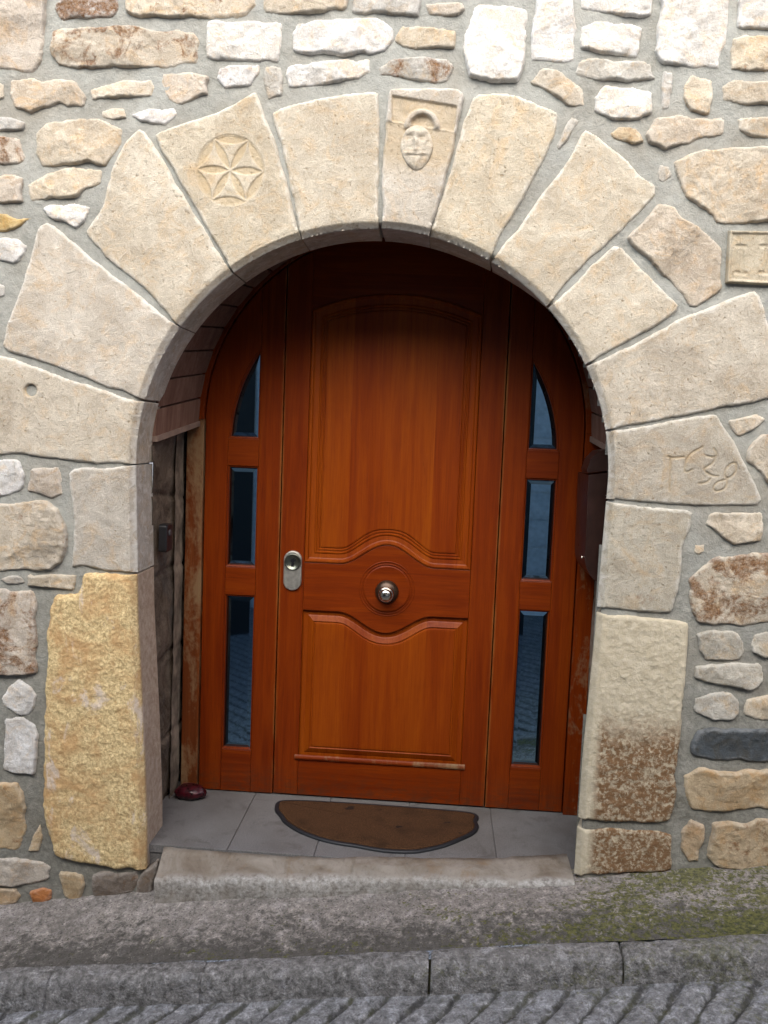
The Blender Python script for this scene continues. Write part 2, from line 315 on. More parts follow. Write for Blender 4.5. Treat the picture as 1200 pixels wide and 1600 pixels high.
def m_concrete(name, a, b, agg, moss=True, dark=0.5, kerb=False, groove=False):
    k = NB(name); p = k.xyz()
    n = k.noise(5, 7, 0.68, 0.8); f = k.noise(120, 5, 0.75); f2 = k.noise(38, 6, 0.7, 0.4)
    c = k.mix(k.ramp(n, 0.35, 0.68), a, b)
    c = k.mix(k.ramp(f2, 0.48, 0.66, 0, 0.75), c, tuple(x*0.42 for x in a))
    c = k.mix(k.ramp(k.noise(14, 6, 0.7, 0.8, k.scalevec((1, 1, 1), None, (3, 9, 4))), 0.53, 0.68, 0, 0.7), c, (b[0]*1.35, b[1]*1.38, b[2]*1.45))
    c = k.mix(k.ramp(f2, 0.32, 0.45, 0.6, 0), c, tuple(min(1, x*1.6) for x in b))
    c = k.mix(k.ramp(f, 0.42, 0.60, 0.5, 0), c, tuple(x*0.5 for x in a))
    vc = k.voro(105, 'Color'); vd = k.voro(105); sp = k.xyz(vc)
    c = k.mix(k.math('MULTIPLY', k.ramp(sp[0], 0.70, 0.74), k.ramp(vd, 0.28, 0.36, agg, 0)), c, (0.33, 0.30, 0.27))
    c = k.mix(k.math('MULTIPLY', k.ramp(sp[1], 0.74, 0.78), k.ramp(vd, 0.30, 0.40, agg, 0)), c, (0.026, 0.025, 0.025))
    if moss:
        # dirt gathers along the kerb, moss grows toward the shaded right side
        dn = k.math('ADD', k.math('MULTIPLY', n, 0.9), k.math('MULTIPLY', k.math('SUBTRACT', f2, 0.5), 0.7))
        yy = k.ramp(p[1], -0.95, -0.66, 1, 0)
        if kerb: yy = 0.35
        c = k.mix(k.math('MULTIPLY', k.ramp(k.math('ADD', dn, k.math('MULTIPLY', yy, 0.42)), 0.56, 0.76), dark), c, (0.052, 0.049, 0.042))
        mx = k.math('ADD', k.ramp(p[0], -0.6, 1.2, -0.16, 0.20), k.math('MULTIPLY', yy, 0.10) if not kerb else -0.06)
        patch = k.math('ADD', k.math('MULTIPLY', k.noise(3.6, 5, 0.65, 0.6, k.scalevec((1, 1.6, 1), None, (8, 3, 3))), 0.9), mx)
        clump = k.math('MULTIPLY', k.math('SUBTRACT', k.noise(48, 5, 0.75, 0.5), 0.5), 1.5)
        mm = k.ramp(k.math('ADD', patch, clump), 0.60, 0.68)
        c = k.mix(k.math('MULTIPLY', mm, 0.85 if not kerb else 0.4), c, k.mix(k.ramp(k.noise(70, 4, 0.7), 0.38, 0.62), (0.036, 0.042, 0.014), (0.150, 0.145, 0.040)))
    if groove:                                                    # dirt and moss lie in the slanting grooves
        g = k.math('ADD', k.math('MULTIPLY', p[0], 0.82), k.math('MULTIPLY', k.math('ADD', p[1], 1.030), -0.60))
        g = k.math('ADD', g, k.math('MULTIPLY', k.math('SUBTRACT', k.noise(16, 4, 0.6), 0.5), 0.035))
        fr = k.math('ABSOLUTE', k.math('SUBTRACT', k.math('FRACT', k.math('DIVIDE', g, 0.094)), 0.5))
        gm = k.ramp(k.math('ADD', fr, k.math('MULTIPLY', k.math('SUBTRACT', f2, 0.5), 0.22)), 0.35, 0.46, 0, 0.75)
        c = k.mix(gm, c, k.mix(k.ramp(k.noise(9, 4), 0.45, 0.6), (0.030, 0.028, 0.025), (0.055, 0.055, 0.026)))
    bump = k.math('ADD', k.math('ADD', f2, k.math('MULTIPLY', f, 0.5)), k.math('MULTIPLY', k.ramp(vd, 0.1, 0.5, 0.5, 0), 0.5))
    return k.done(c, 0.9, bump, 0.75, 0.010, 0.2)
MAT_PAVE = m_concrete('pavement_concrete', (0.205, 0.185, 0.166), (0.380, 0.340, 0.308), 0.6, True, 0.75)
MAT_KERB = m_concrete('kerb_concrete', (0.190, 0.180, 0.171), (0.365, 0.352, 0.340), 0.3, True, 0.6, True)
MAT_ROAD = m_concrete('road_concrete', (0.215, 0.210, 0.208), (0.400, 0.396, 0.402), 0.3, True, 0.4, True, True)
k = NB('groove_dirt'); n = k.noise(40, 5, 0.7); MAT_GROOVE = k.done(k.mix(k.ramp(n, 0.4, 0.65), (0.028, 0.026, 0.022), (0.072, 0.070, 0.030)), 0.95, n, 0.6, 0.01, 0.1)
MAT_REVEAL = None
def m_reveal():
    k = NB('dirty_reveal_plaster'); p = k.xyz()
    n = k.noise(6, 7, 0.7, 0.8); f = k.noise(50, 6, 0.75)
    c = k.mix(k.ramp(n, 0.38, 0.64), (0.070, 0.049, 0.034), (0.195, 0.152, 0.115)); c = k.mix(k.ramp(f, 0.5, 0.72, 0, 0.5), c, (0.27, 0.23, 0.18))
    c = k.mix(k.ramp(k.noise(3, 5, 0.6, 0.5, k.scalevec((1, 1, 1), None, (1, 9, 2))), 0.52, 0.68, 0, 0.7), c, (0.115, 0.110, 0.105))
    return k.done(c, 0.9, k.math('ADD', n, f), 0.9, 0.015, 0.2)
MAT_REVEAL = m_reveal()
MAT_STRIP = plain('pale_plaster_strip', (0.24, 0.195, 0.15), 0.9, 0, 0.2, 14, 0.6, 0.6)
MAT_DARK = plain('dark_backing', (0.006, 0.004, 0.003), 0.9, 0, 0.1)

# ------------------------------------------------------------------ the slope of the street
def zbase(x):                                                   # where the pavement meets the wall
    return float(np.interp(x, [-1.41, -1.23, -0.78, -0.03, 0.75, 1.11, 1.45], [-0.262, -0.236, -0.162, -0.084, -0.008, 0.058, 0.109])) if -1.41 < x < 1.45 else -0.08+0.1296*x
def zg(x, y):                                                   # pavement, falling toward the road
    t = min(1, max(0, (-0.57-y)/0.2)); return zbase(x)*(1-t)+(-0.08+0.1296*x)*t+0.10*(y+0.57)
KB, KF = -0.927, -1.030                                        # back and front of the kerb
def zroad(x, y): return zg(x, KB)-0.092+0.03*max(-3.0, min(0, y-KF))

# ------------------------------------------------------------------ stones
ACX, ACZ, AR_ = -0.053, 1.466, 0.854                           # the arch opening
def xl(z): return np.interp(z, [-0.3, 0.1, 0.42, 0.9, 1.466], [-0.838, -0.845, -0.860, -0.890, -0.907])
def xr(z): return np.interp(z, [-0.3, 0.0, 0.45, 0.9, 1.466], [0.764, 0.768, 0.771, 0.787, 0.801])
def snap_open(P):
    P = P.copy(); d = P-np.array([ACX, ACZ]); r = np.hypot(*d.T)
    up = (P[:, 1] >= ACZ) & (r < AR_+0.040)
    P[up] = np.array([ACX, ACZ])+d[up]/r[up][:, None]*AR_
    lo = (P[:, 1] < ACZ)
    L = lo & (P[:, 0] < 0) & (P[:, 0]-xl(P[:, 1]) > -0.045); P[L, 0] = xl(P[L, 1])
    Rr = lo & (P[:, 0] > 0) & (P[:, 0]-xr(P[:, 1]) < 0.030); P[Rr, 0] = xr(P[Rr, 1])
    return P
def open_dist(x, z):                                           # distance from a wall point to the doorway's edge
    d = np.where(z >= ACZ, np.hypot(x-ACX, z-ACZ)-AR_, np.maximum(xl(z)-x, x-xr(z)))
    return d
NST = [0]
def stone_mesh(name, P2, mat, color, prot=0.03, rnd=0.03, rough=0.004, facets=0, famp=0.02, step=0.0075, skirt=0.07, jit=0.004,
               opening=False, field=None, root=None, label=None, stain=0.0, soft=True, base=WY, collect=None):
    NST[0] += 1; sd = NST[0]*13
    P = ccw(P2)
    if soft:                                                   # take the corners off
        for _ in range(1):
            kc = 0.12 if opening else 0.09; a = P*(1-kc)+np.roll(P, -1, 0)*kc; b = P*kc+np.roll(P, -1, 0)*(1-kc)
            P = np.stack([a, b], 1).reshape(-1, 2)
    P = resample(P, step*0.45); n = len(P)
    t3 = np.c_[P, np.full(n, sd*1.0)]
    jx = fbm(t3, 22, 3, sd); jz = fbm(t3, 22, 3, sd+5)
    P = P+np.c_[jx, jz]*jit
    if opening: P = snap_open(P)
    c = P.mean(0); q = P-c; ev, evec = np.linalg.eigh(q.T@q/n); ax = evec[:, 1]
    L = np.abs(q@ax).max(); Wd = np.abs(q@evec[:, 0]).max()
    lo = P.min(0)-step*1.5; hi = P.max(0)+step*2.5
    gx = np.arange(lo[0], hi[0], step); gz = np.arange(lo[1], hi[1], step); nx, nz = len(gx), len(gz)
    XX, ZZ = np.meshgrid(gx, gz); X = np.c_[XX.ravel(), ZZ.ravel()]
    ins = np.zeros(len(X), bool); x1, z1 = P.T; x2, z2 = np.roll(P, -1, 0).T
    D = np.full(len(X), 9.0); NI = np.zeros(len(X), int)
    for i in range(0, len(X), 3000):
        px = X[i:i+3000, 0][:, None]; pz = X[i:i+3000, 1][:, None]
        cr = ((z1 > pz) != (z2 > pz)) & (px < (x2-x1)*(pz-z1)/np.where(z2 == z1, 1e-12, z2-z1)+x1)
        ins[i:i+3000] = cr.sum(1) % 2 == 1
        dd = (px-x1)**2+(pz-z1)**2; NI[i:i+3000] = dd.argmin(1); D[i:i+3000] = np.sqrt(dd.min(1))
    ii = np.arange(nx*nz).reshape(nz, nx)
    Q4 = np.stack([ii[:-1, :-1], ii[:-1, 1:], ii[1:, 1:], ii[1:, :-1]], -1).reshape(-1, 4)
    Q4 = Q4[ins[Q4].sum(1) >= 1]
    used = np.unique(Q4); mp = -np.ones(nx*nz, int); mp[used] = np.arange(len(used)); Q4 = mp[Q4]
    X = X[used]; D = D[used]; out_ = ~ins[used] | (D < 0.4*step); X[out_] = P[NI[used][out_]]; D[out_] = 0
    if opening: X[out_] = snap_open(X[out_])
    _, fi, inv = np.unique(np.round(X/0.0006).astype(np.int64), axis=0, return_index=True, return_inverse=True); inv = inv.ravel()
    X = X[fi]; D = D[fi]; Q4 = inv[Q4]
    dup = [Q4[:, k_] == Q4[:, (k_+1) % 4] for k_ in range(4)]; nd = np.sum(dup, 0)+(Q4[:, 0] == Q4[:, 2])+(Q4[:, 1] == Q4[:, 3])
    T3 = [np.delete(Q4[(nd == 1) & dup[k_]], k_, 1) for k_ in range(4)]; T3 = np.concatenate(T3); Q4 = Q4[nd == 0]
    X3 = np.c_[X, np.full(len(X), sd*0.37)]
    e = np.clip(D/rnd, 0, 1)
    h = prot*np.sqrt(np.clip(1-(1-e)**2, 0, 1))
    ew = np.clip(D/(rnd*0.7), 0, 1)
    r2 = np.random.default_rng(sd)
    if facets:                                                  # split faces: a few planes meeting in crisp ridges, one set cut by another
        def planes(k_, lo_, hi_, size_):
            m = np.full(len(X), 9.0)
            for _ in range(k_):
                a = r2.uniform(0, 2*math.pi); sl_ = r2.uniform(lo_, hi_); pc = c+ax*r2.uniform(-0.7, 0.7)*L+evec[:, 0]*r2.uniform(-0.7, 0.7)*Wd
                m = np.minimum(m, r2.uniform(0, size_)+sl_*((X-pc)@np.array([math.cos(a), math.sin(a)])))
            return m-m.mean()
        wob = 0.0014*fbm(X3, 26, 3, sd+21)
        m = planes(facets, 0.06, 0.30, famp)+wob
        m = np.maximum(m, planes(3, 0.02, 0.12, famp*0.5)-famp*0.55+wob*0.5)
        h = h+np.clip(m, -famp*1.4, famp*0.8)*ew
        ly = X[:, 1]+0.25*X[:, 0]*r2.uniform(-1, 1)+0.02*fbm(X3, 9, 3, sd+33)
        h = h+famp*0.09*fbm(np.c_[X[:, 0]*0.35, ly, X3[:, 2]], 60, 3, sd+40, 0.6)*ew   # bedding
    h = h+rough*(fbm(X3, 40, 5, sd+3, 0.62))*np.clip(D/0.008, 0, 1)+rough*0.45*fbm(X3, 6, 2, sd+9)*ew
    fl = prot*(0.85 if opening else 0.80); hm = fl+0.003*np.log1p(np.exp(np.clip((h-fl)/0.003, -30, 30)))
    h = np.where(D > 0.010, hm, h+(hm-h)*np.clip(D/0.010, 0, 1))
    if opening:
        od = open_dist(X[:, 0], X[:, 1]); ch = np.clip((0.021-od)/0.021, 0, 1)
        h = np.where(od < 0.03, prot*np.sqrt(np.clip(1-(1-np.clip(np.where(od < 0.004, 1, D/rnd), 0, 1))**2, 0, 1))*(od >= 0.021)+np.where(od < 0.021, prot-ch*0.022, 0)+rough*0.25*fbm(X3, 34, 2, sd), h)
    if field is not None: h = h+field(X)
    V = np.c_[X[:, 0], base+0.004-h, X[:, 1]]
    E = np.concatenate([Q4[:, [k_, (k_+1) % 4]] for k_ in range(4)]+[T3[:, [k_, (k_+1) % 3]] for k_ in range(3)]); key_ = E.min(1)*len(V)+E.max(1)
    uq, idx, cnt = np.unique(key_, return_index=True, return_counts=True); BE = E[idx[cnt == 1]]
    bv = np.unique(BE); bm = -np.ones(len(V), int); bm[bv] = np.arange(len(bv))
    lv = (0.05, 0.4, 1.0) if opening else (0.12, 1.0); ny_ = len(lv); layers = [bv]; VV = [V]; cnt_ = len(V)
    for l_ in range(ny_):
        W_ = V[bv].copy(); W_[:, 1] += (base+skirt-W_[:, 1])*lv[l_]
        if opening:                                             # the right hand blocks are cut back behind their arris
            W_[:, 0] += np.clip((W_[:, 0]-0.25)/0.35, 0, 1)*(open_dist(W_[:, 0], W_[:, 2]) < 0.02)*skirt*0.30*lv[l_]
        VV.append(W_); layers.append(cnt_+np.arange(len(bv))); cnt_ += len(bv)
    SK = [np.c_[layers[l_][bm[BE[:, 1]]], layers[l_][bm[BE[:, 0]]], layers[l_+1][bm[BE[:, 0]]], layers[l_+1][bm[BE[:, 1]]]] for l_ in range(ny_)]
    if collect is not None: collect.append((np.vstack(VV), np.vstack([Q4]+SK), T3)); return None
    o = mesh_obj(name, np.vstack(VV), (np.vstack([Q4]+SK), T3), mat, None, True, label)
    nv = len(o.data.vertices); rim = np.zeros(nv, np.float32); cav = np.zeros(nv, np.float32)
    rim[:len(X)] = np.clip(1-D/0.026, 0, 1); rim[len(X):] = 0.5
    if opening: rim[:len(X)] = np.maximum(rim[:len(X)], np.clip(1-open_dist(X[:, 0], X[:, 1])/0.035, 0, 1)*0.8)
    if field is not None: cav[:len(X)] = np.clip(-field(X)/0.005, 0, 1)
    for nm_, ar_ in (('rim', rim), ('cavity', cav)): o.data.attributes.new(nm_, 'FLOAT', 'POINT').data.foreach_set('value', ar_)
    o.color = (*color, 1); o['stain'] = float(stain)
    if root is not None: child(o, root)
    return o

CROP = dict(A=(0, 0, 2), B=(600, 0, 2), C=(0, 300, 2.4), D=(800, 300, 3), E=(0, 680, 3.4286), G=(0, 1050, 3.4286), H=(850, 750, 3.4286), I=(850, 1050, 3.4286), P=(0, 0, 1))
def outl(crop, pts, y=WY-0.012):
    x0, y0, s_ = CROP[crop]
    o = np.array([unp(x0+a/s_, y0+b/s_, y) for a, b in pts])
    return o[:, [0, 2]]
PAL = dict(w=(0.80, 0.785, 0.75), c=(0.65, 0.575, 0.46), t=(0.57, 0.45, 0.295), p=(0.62, 0.55, 0.46), g=(0.58, 0.56, 0.515), y=(0.60, 0.45, 0.21), s=(0.085, 0.10, 0.115), o=(0.50, 0.20, 0.07), d=(0.24, 0.20, 0.165), b=(0.54, 0.41, 0.27), v=(0.54, 0.51, 0.44))

wall = thing('stone_wall', 'rubble stone house wall of white and tan blocks in grey mortar around the arched doorway', 'wall', (0, WY, -0.08))
ST = [
('A','p',[(-60,-90),(140,-90),(138,60),(130,180),(105,222),(60,222),(-60,205)],0,'large pale pinkish squared block at the top left corner'),
('A','g',[(175,10),(200,0),(360,-6),(370,20),(350,50),(270,55),(190,55),(172,30)],0.75,'small block with dark brown patches'),
('A','c',[(400,-40),(780,-40),(797,20),(770,45),(640,52),(500,50),(430,55),(398,38),(395,10)],0.25,None),
('A','c',[(825,-60),(1080,-60),(1082,20),(960,38),(830,38),(822,20)],0,None),
('A','g',[(1102,-60),(1312,-60),(1312,20),(1308,52),(1200,38),(1102,36)],0,None),
('A','c',[(165,100),(200,92),(300,88),(400,80),(480,95),(600,98),(622,130),(620,175),(612,195),(560,200),(540,208),(400,205),(240,212),(180,200),(158,170)],0.42,'long block with a dark brown stain'),
('A','w',[(650,68),(860,68),(878,80),(880,125),(862,188),(840,185),(650,180),(645,120)],0,None),
('A','w',[(910,105),(930,75),(1020,60),(1120,55),(1200,62),(1225,85),(1225,130),(1200,155),(1100,168),(950,165),(920,155)],0,'white split limestone block with chipped edges'),
('A','p',[(35,250),(100,245),(130,255),(180,248),(235,255),(262,295),(258,330),(210,332),(190,318),(140,330),(90,348),(50,330),(33,290)],0,None),
('A','c',[(-40,245),(8,262),(8,300),(-40,315)],0,None),
('A','c',[(285,285),(340,262),(400,250),(470,248),(483,275),(470,300),(400,298),(350,302),(290,308)],0,None),
('A','p',[(510,228),(560,225),(645,235),(642,265),(648,295),(600,312),(570,322),(530,310),(503,280)],0,None),
('A','w',[(685,215),(740,200),(812,205),(805,235),(780,262),(740,268),(700,270),(680,240)],0.15,None),
('A','g',[(832,208),(878,208),(882,295),(835,305),(826,260)],0,None),
('A','w',[(900,210),(960,200),(1090,190),(1150,180),(1158,225),(1120,240),(1040,258),(960,268),(902,265),(895,235)],0,None),
('A','c',[(318,345),(350,335),(385,338),(392,365),(350,370),(318,362)],0,None),
('A','w',[(408,360),(430,345),(480,340),(545,340),(550,355),(510,382),(440,378)],0,None),
('A','g',[(-40,365),(30,367),(70,380),(65,402),(-40,405)],0,None),
('A','p',[(-40,430),(55,430),(60,460),(72,480),(68,505),(-40,508)],0.42,'small block with a rusty lower edge'),
('A','c',[(108,420),(150,385),(210,372),(300,372),(385,400),(372,450),(350,490),(330,515),(270,505),(190,518),(135,520),(115,480)],0,None),
('A','p',[(-40,550),(40,545),(70,560),(62,600),(68,628),(-40,632)],0,None),
('A','c',[(90,575),(120,555),(190,532),(250,526),(312,535),(310,572),(270,590),(240,612),(160,615),(100,625),(88,605)],0,None),
('A','w',[(135,650),(160,640),(240,638),(278,645),(265,680),(240,710),(200,690),(160,678)],0,'white wedge of stone between two arch blocks'),
('A','y',[(-40,665),(20,668),(50,682),(98,682),(60,700),(20,715),(-40,720)],0,'thin yellow sliver of stone'),
('A','w',[(-40,748),(60,745),(80,765),(70,800),(50,815),(-40,812)],0,None),
('C','g',[(-30,330),(12,350),(12,385),(-30,405)],0,None),
('B','c',[(42,110),(60,85),(130,88),(225,90),(222,125),(220,150),(100,148),(60,140),(40,125)],0.18,None),
('B','p',[(130,10),(240,8),(248,30),(230,45),(140,42)],0,None),
('B','g',[(-10,210),(30,185),(120,178),(200,185),(215,215),(200,255),(100,245),(-8,235)],0.5,'flat block with a brown oval hollow'),
('B','w',[(265,80),(290,15),(440,22),(448,60),(440,150),(435,205),(410,248),(350,250),(270,240),(250,170),(248,110)],0,None),
('B','w',[(475,20),(490,-40),(580,-40),(598,30),(595,150),(590,185),(560,195),(465,185),(458,130)],0,None),
('B','w',[(618,-50),(845,-50),(830,45),(760,48),(620,28)],0,None),
('B','w',[(620,80),(660,65),(805,85),(800,150),(790,172),(700,165),(615,150)],0,None),
('B','g',[(612,190),(640,185),(835,195),(842,245),(700,248),(602,232)],0,None),
('B','w',[(875,-60),(1080,-60),(1075,60),(1060,150),(1045,218),(960,205),(870,195),(852,150),(860,60)],0,'tall white squared block at the upper right'),
('B','w',[(1110,-60),(1270,-60),(1270,90),(1180,90),(1105,78)],0,None),
('B','c',[(1095,120),(1140,112),(1270,112),(1270,218),(1150,218),(1085,212),(1090,150)],0.2,None),
('B','g',[(875,220),(900,225),(895,335),(872,335)],0,None),
('B','c',[(940,265),(960,235),(1025,250),(1030,290),(1020,348),(960,340),(935,310)],0,None),
('B','c',[(1060,275),(1090,250),(1190,258),(1270,262),(1270,320),(1100,320),(1058,310)],0,None),
('B','c',[(465,255),(500,220),(540,215),(620,270),(622,330),(570,320),(510,285)],0,None),
('B','w',[(660,300),(690,265),(770,270),(840,290),(840,345),(800,372),(720,370),(662,345)],0.2,None),
('B','t',[(715,415),(740,395),(790,400),(812,435),(780,445),(720,430)],0.15,None),
('B','p',[(825,410),(850,370),(920,355),(960,368),(1065,370),(1062,420),(980,435),(880,465),(830,440)],0,None),
('B','c',[(1108,370),(1180,368),(1270,370),(1270,425),(1160,425),(1110,405)],0,None),
('B','g',[(585,365),(610,375),(550,465),(540,455)],0,'thin upright chip of stone wedged between two arch blocks'),
('B','g',[(860,540),(870,515),(890,520),(895,550),(875,568),(862,560)],0,None),
('B','c',[(910,505),(1000,470),(1100,462),(1280,458),(1280,690),(1140,690),(1040,695),(1030,670),(950,620),(925,560)],0,'big tan rough block above the carved plaque'),
('D','p',[(690,60),(760,80),(830,140),(920,200),(970,260),(985,330),(980,450),(930,490),(870,530),(830,520),(800,480),(720,400),(640,310),(540,225),(570,180),(640,110)],0,None),
('D','c',[(1020,1075),(1150,1042),(1190,1060),(1140,1110),(1070,1142),(1045,1120)],0,None),
('D','c',[(1120,1200),(1160,1150),(1280,1110),(1280,1430),(1200,1360),(1160,1310),(1115,1255)],0.2,None),
('H','c',[(870,235),(890,185),(1000,178),(1165,182),(1172,250),(1165,320),(1090,325),(1020,345),(960,310),(920,270)],0,None),
('H','c',[(812,352),(862,350),(858,380),(830,400),(806,390)],0,None),
('H','c',[(785,530),(870,460),(930,420),(1050,400),(1290,380),(1290,760),(1150,760),(1070,785),(990,765),(900,775),(830,760),(800,700),(780,620)],0.62,'big block blotched with reddish brown crust'),
('H','v',[(825,830),(900,810),(1050,820),(1070,870),(1075,930),(1050,960),(980,965),(870,955),(830,915)],0.1,None),
('H','v',[(1125,840),(1180,825),(1280,820),(1280,955),(1180,955),(1120,920)],0,None),
('H','v',[(820,1010),(900,995),(1050,990),(1165,992),(1172,1070),(1140,1110),(1090,1128),(1020,1105),(900,1095),(810,1060)],0,None),
('I','v',[(812,150),(900,115),(1000,120),(1052,170),(1045,220),(1000,260),(900,252),(810,220)],0,None),
('I','c',[(1095,150),(1150,135),(1280,130),(1280,262),(1150,260),(1080,225)],0,None),
('I','s',[(830,315),(900,308),(1100,312),(1280,305),(1280,478),(1050,470),(900,465),(800,450),(795,400)],0,'dark blue grey slate block'),
('I','t',[(760,560),(860,520),(950,550),(1060,540),(1280,520),(1280,735),(1100,730),(1000,750),(880,748),(800,735),(765,680)],0,None),
('I','b',[(735,860),(790,800),(860,830),(855,880),(835,1015),(780,1020),(750,960)],0,None),
('I','t',[(905,815),(1000,805),(1080,820),(1180,785),(1280,800),(1280,1060),(1100,1050),(950,1045),(885,1000),(895,900)],0.3,None),
('E','w',[(-40,140),(100,140),(125,200),(128,265),(100,300),(40,325),(-40,335)],0,None),
('E','p',[(160,180),(310,170),(330,240),(332,320),(280,325),(200,315),(150,300)],0,None),
('E','c',[(-40,375),(100,365),(240,355),(310,400),(350,500),(352,600),(320,690),(270,715),(100,720),(-40,728)],0.1,None),
('E','g',[(5,775),(40,762),(100,765),(122,790),(90,800),(40,800)],0,None),
('E','c',[(145,755),(300,750),(395,750),(385,828),(250,815),(150,805)],0,None),
('E','p',[(-40,825),(20,830),(60,850),(165,835),(190,910),(185,1000),(190,1060),(188,1200),(180,1285),(60,1285),(-40,1280)],0.55,'block with a rusty brown crust at the left edge'),
('G','w',[(95,42),(150,80),(190,130),(185,175),(150,225),(80,228),(30,195),(12,150),(30,90)],0,'small white faceted lump of limestone'),
('G','w',[(25,250),(120,245),(180,290),(200,340),(188,420),(185,550),(110,540),(20,520)],0,'white cleft upright block of limestone'),
('G','t',[(-40,600),(90,590),(110,640),(130,750),(132,850),(100,945),(40,958),(-40,950)],0.1,None),
('G','t',[(175,880),(210,825),(220,890),(205,965),(150,960)],0,None),
('G','p',[(-40,1000),(80,1000),(220,1020),(260,1060),(250,1110),(180,1135),(100,1150),(-40,1145)],0,None),
('G','b',[(-40,1170),(80,1165),(100,1200),(85,1240),(-40,1265)],0,None),
('G','o',[(155,1185),(230,1160),(268,1175),(265,1220),(220,1248),(175,1240)],0,'small orange brick fragment near the ground'),
('G','t',[(310,1080),(435,1090),(438,1160),(420,1215),(380,1240),(340,1200)],0,None),
('G','d',[(500,1085),(740,1070),(735,1130),(700,1190),(650,1190),(500,1225)],0.2,None),
('G','d',[(750,1090),(830,1040),(820,1120),(800,1190),(730,1200)],0,None),
]
BOX = [(np.array([-1.47, 0.35]), np.array([-0.9, 2.0])), (np.array([0.9, 1.4]), np.array([1.60, 2.1]))]
for crop, pal, pts, stn, lab in ST:
    P = inset(ccw(outl(crop, pts)), -0.0045); BOX.append((P.min(0), P.max(0)))
    size = math.sqrt(abs((P[:, 0]*np.roll(P[:, 1], -1)-np.roll(P[:, 0], -1)*P[:, 1]).sum()/2))
    pr = min(0.019, 0.011+0.035*size); fq = random.uniform(0.93, 1.07); wq = random.uniform(-0.03, 0.03); col = (PAL[pal][0]*fq*(1+wq*0.4), PAL[pal][1]*fq, PAL[pal][2]*fq*(1-wq))
    fz = 6 if pal in 'wg' else 5
    stone_mesh('rubble_stone', P, MAT_RUBBLE, col, pr, min(0.009, 0.004+size*0.025), 0.0021, fz, min(0.013, 0.004+size*0.04), 0.0042, 0.07,
               0.0035 if size < 0.08 else 0.0055, root=wall, label=lab, stain=stn)

# mortar sheet with the doorway left open
gx = np.arange(-4.6, 4.61, 0.02); gz = np.arange(-1.1, 4.61, 0.02)
XX, ZZ = np.meshgrid(gx, gz); sh = XX.shape
X3 = np.c_[XX.ravel(), ZZ.ravel(), np.zeros(XX.size)]
YY = WY-0.0035-0.0035*fbm(X3, 5, 3, 900)-0.0022*fbm(X3, 26, 3, 910)
V = np.c_[XX.ravel(), YY, ZZ.ravel()]
ii = np.arange(XX.size).reshape(sh); Q = np.stack([ii[:-1, :-1], ii[:-1, 1:], ii[1:, 1:], ii[1:, :-1]], -1).reshape(-1, 4)
cxy = V[Q].mean(1); keep = (open_dist(cxy[:, 0], cxy[:, 2]) > 0.07) & ~((cxy[:, 2] < 0.0) & (cxy[:, 0] > -0.80) & (cxy[:, 0] < 0.72))
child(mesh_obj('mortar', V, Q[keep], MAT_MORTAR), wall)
keep = (open_dist(cxy[:, 0], cxy[:, 2]) > 0.035) & ~((cxy[:, 2] < 0.0) & (np.abs(cxy[:, 0]) < 0.78))
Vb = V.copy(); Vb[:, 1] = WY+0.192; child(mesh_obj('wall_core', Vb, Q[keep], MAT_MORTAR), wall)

# rubble beyond the edges of the photograph, for anyone who steps aside
rr = random.Random(5); COL = []; tint = []
z = -1.0
while z < 4.5:
    hgt = rr.uniform(0.08, 0.23); x = -4.6+rr.uniform(0, 0.2)
    while x < 4.5:
        wd = rr.uniform(0.12, 0.44); a0, a1, b0, b1 = x, x+wd, z, z+hgt; x += wd+rr.uniform(0.018, 0.045)
        xright = 1.25+0.235*(3.09-(b0+b1)/2)/3.0
        if b0 <= 3.12 and a0 < -1.53 < a1: a1 = -1.53
        if b0 <= 3.12 and a0 < 1.56 < a1: a0 = 1.56
        if a1-a0 < 0.06: continue
        wd = a1-a0
        if not (a1 < -1.44 or a0 > xright+0.03 or b0 > 3.12): continue
        if any(a0 < q[0]+0.015 and a1 > p_[0]-0.015 and b0 < q[1]+0.015 and b1 > p_[1]-0.015 for p_, q in BOX): continue
        if b1 < zbase((a0+a1)/2)-0.05 or (0.9 < (a0+a1)/2 < 1.75 and b0 < 2.45 and b1 > 2.12): continue
        j_ = lambda m_=0.018: rr.uniform(-m_, m_)
        mx_ = (a0+a1)/2; P = [(a0+j_(), b0+j_()*0.6), (mx_+j_(0.04), b0+j_()*0.6), (a1+j_(), b0+j_()*0.6), (a1+j_(0.01), (b0+b1)/2+j_(0.03)), (a1+j_(), b1+j_()*0.6), (mx_+j_(0.04), b1+j_()*0.6), (a0+j_(), b1+j_()*0.6), (a0+j_(0.01), (b0+b1)/2+j_(0.03))]
        size = math.sqrt(wd*hgt)
        stone_mesh('x', np.array(P), MAT_RUBBLE, (1, 1, 1), min(0.019, 0.011+0.035*size), 0.009, 0.0021, 5, min(0.013, 0.004+size*0.04), 0.012, 0.06, 0.004, collect=COL)
        tint.append(rr.random())
    z += hgt+rr.uniform(0.018, 0.035)
off = 0; VV = []; QQ = []; TT = []; TN = []
for (v_, q_, t_), ti in zip(COL, tint): VV.append(v_); QQ.append(q_+off); TT.append(t_+off); TN.append(np.full(len(v_), ti, np.float32)); off += len(v_)
o = child(mesh_obj('rubble_stones', np.vstack(VV), (np.vstack(QQ), np.vstack(TT)), MAT_RUBBLE), wall); o.color = (0.76, 0.71, 0.62, 1); o['stain'] = 0.05; o['kind'] = 'stuff'
o.data.attributes.new('tint', 'FLOAT', 'POINT').data.foreach_set('value', np.concatenate(TN)[:len(o.data.vertices)])

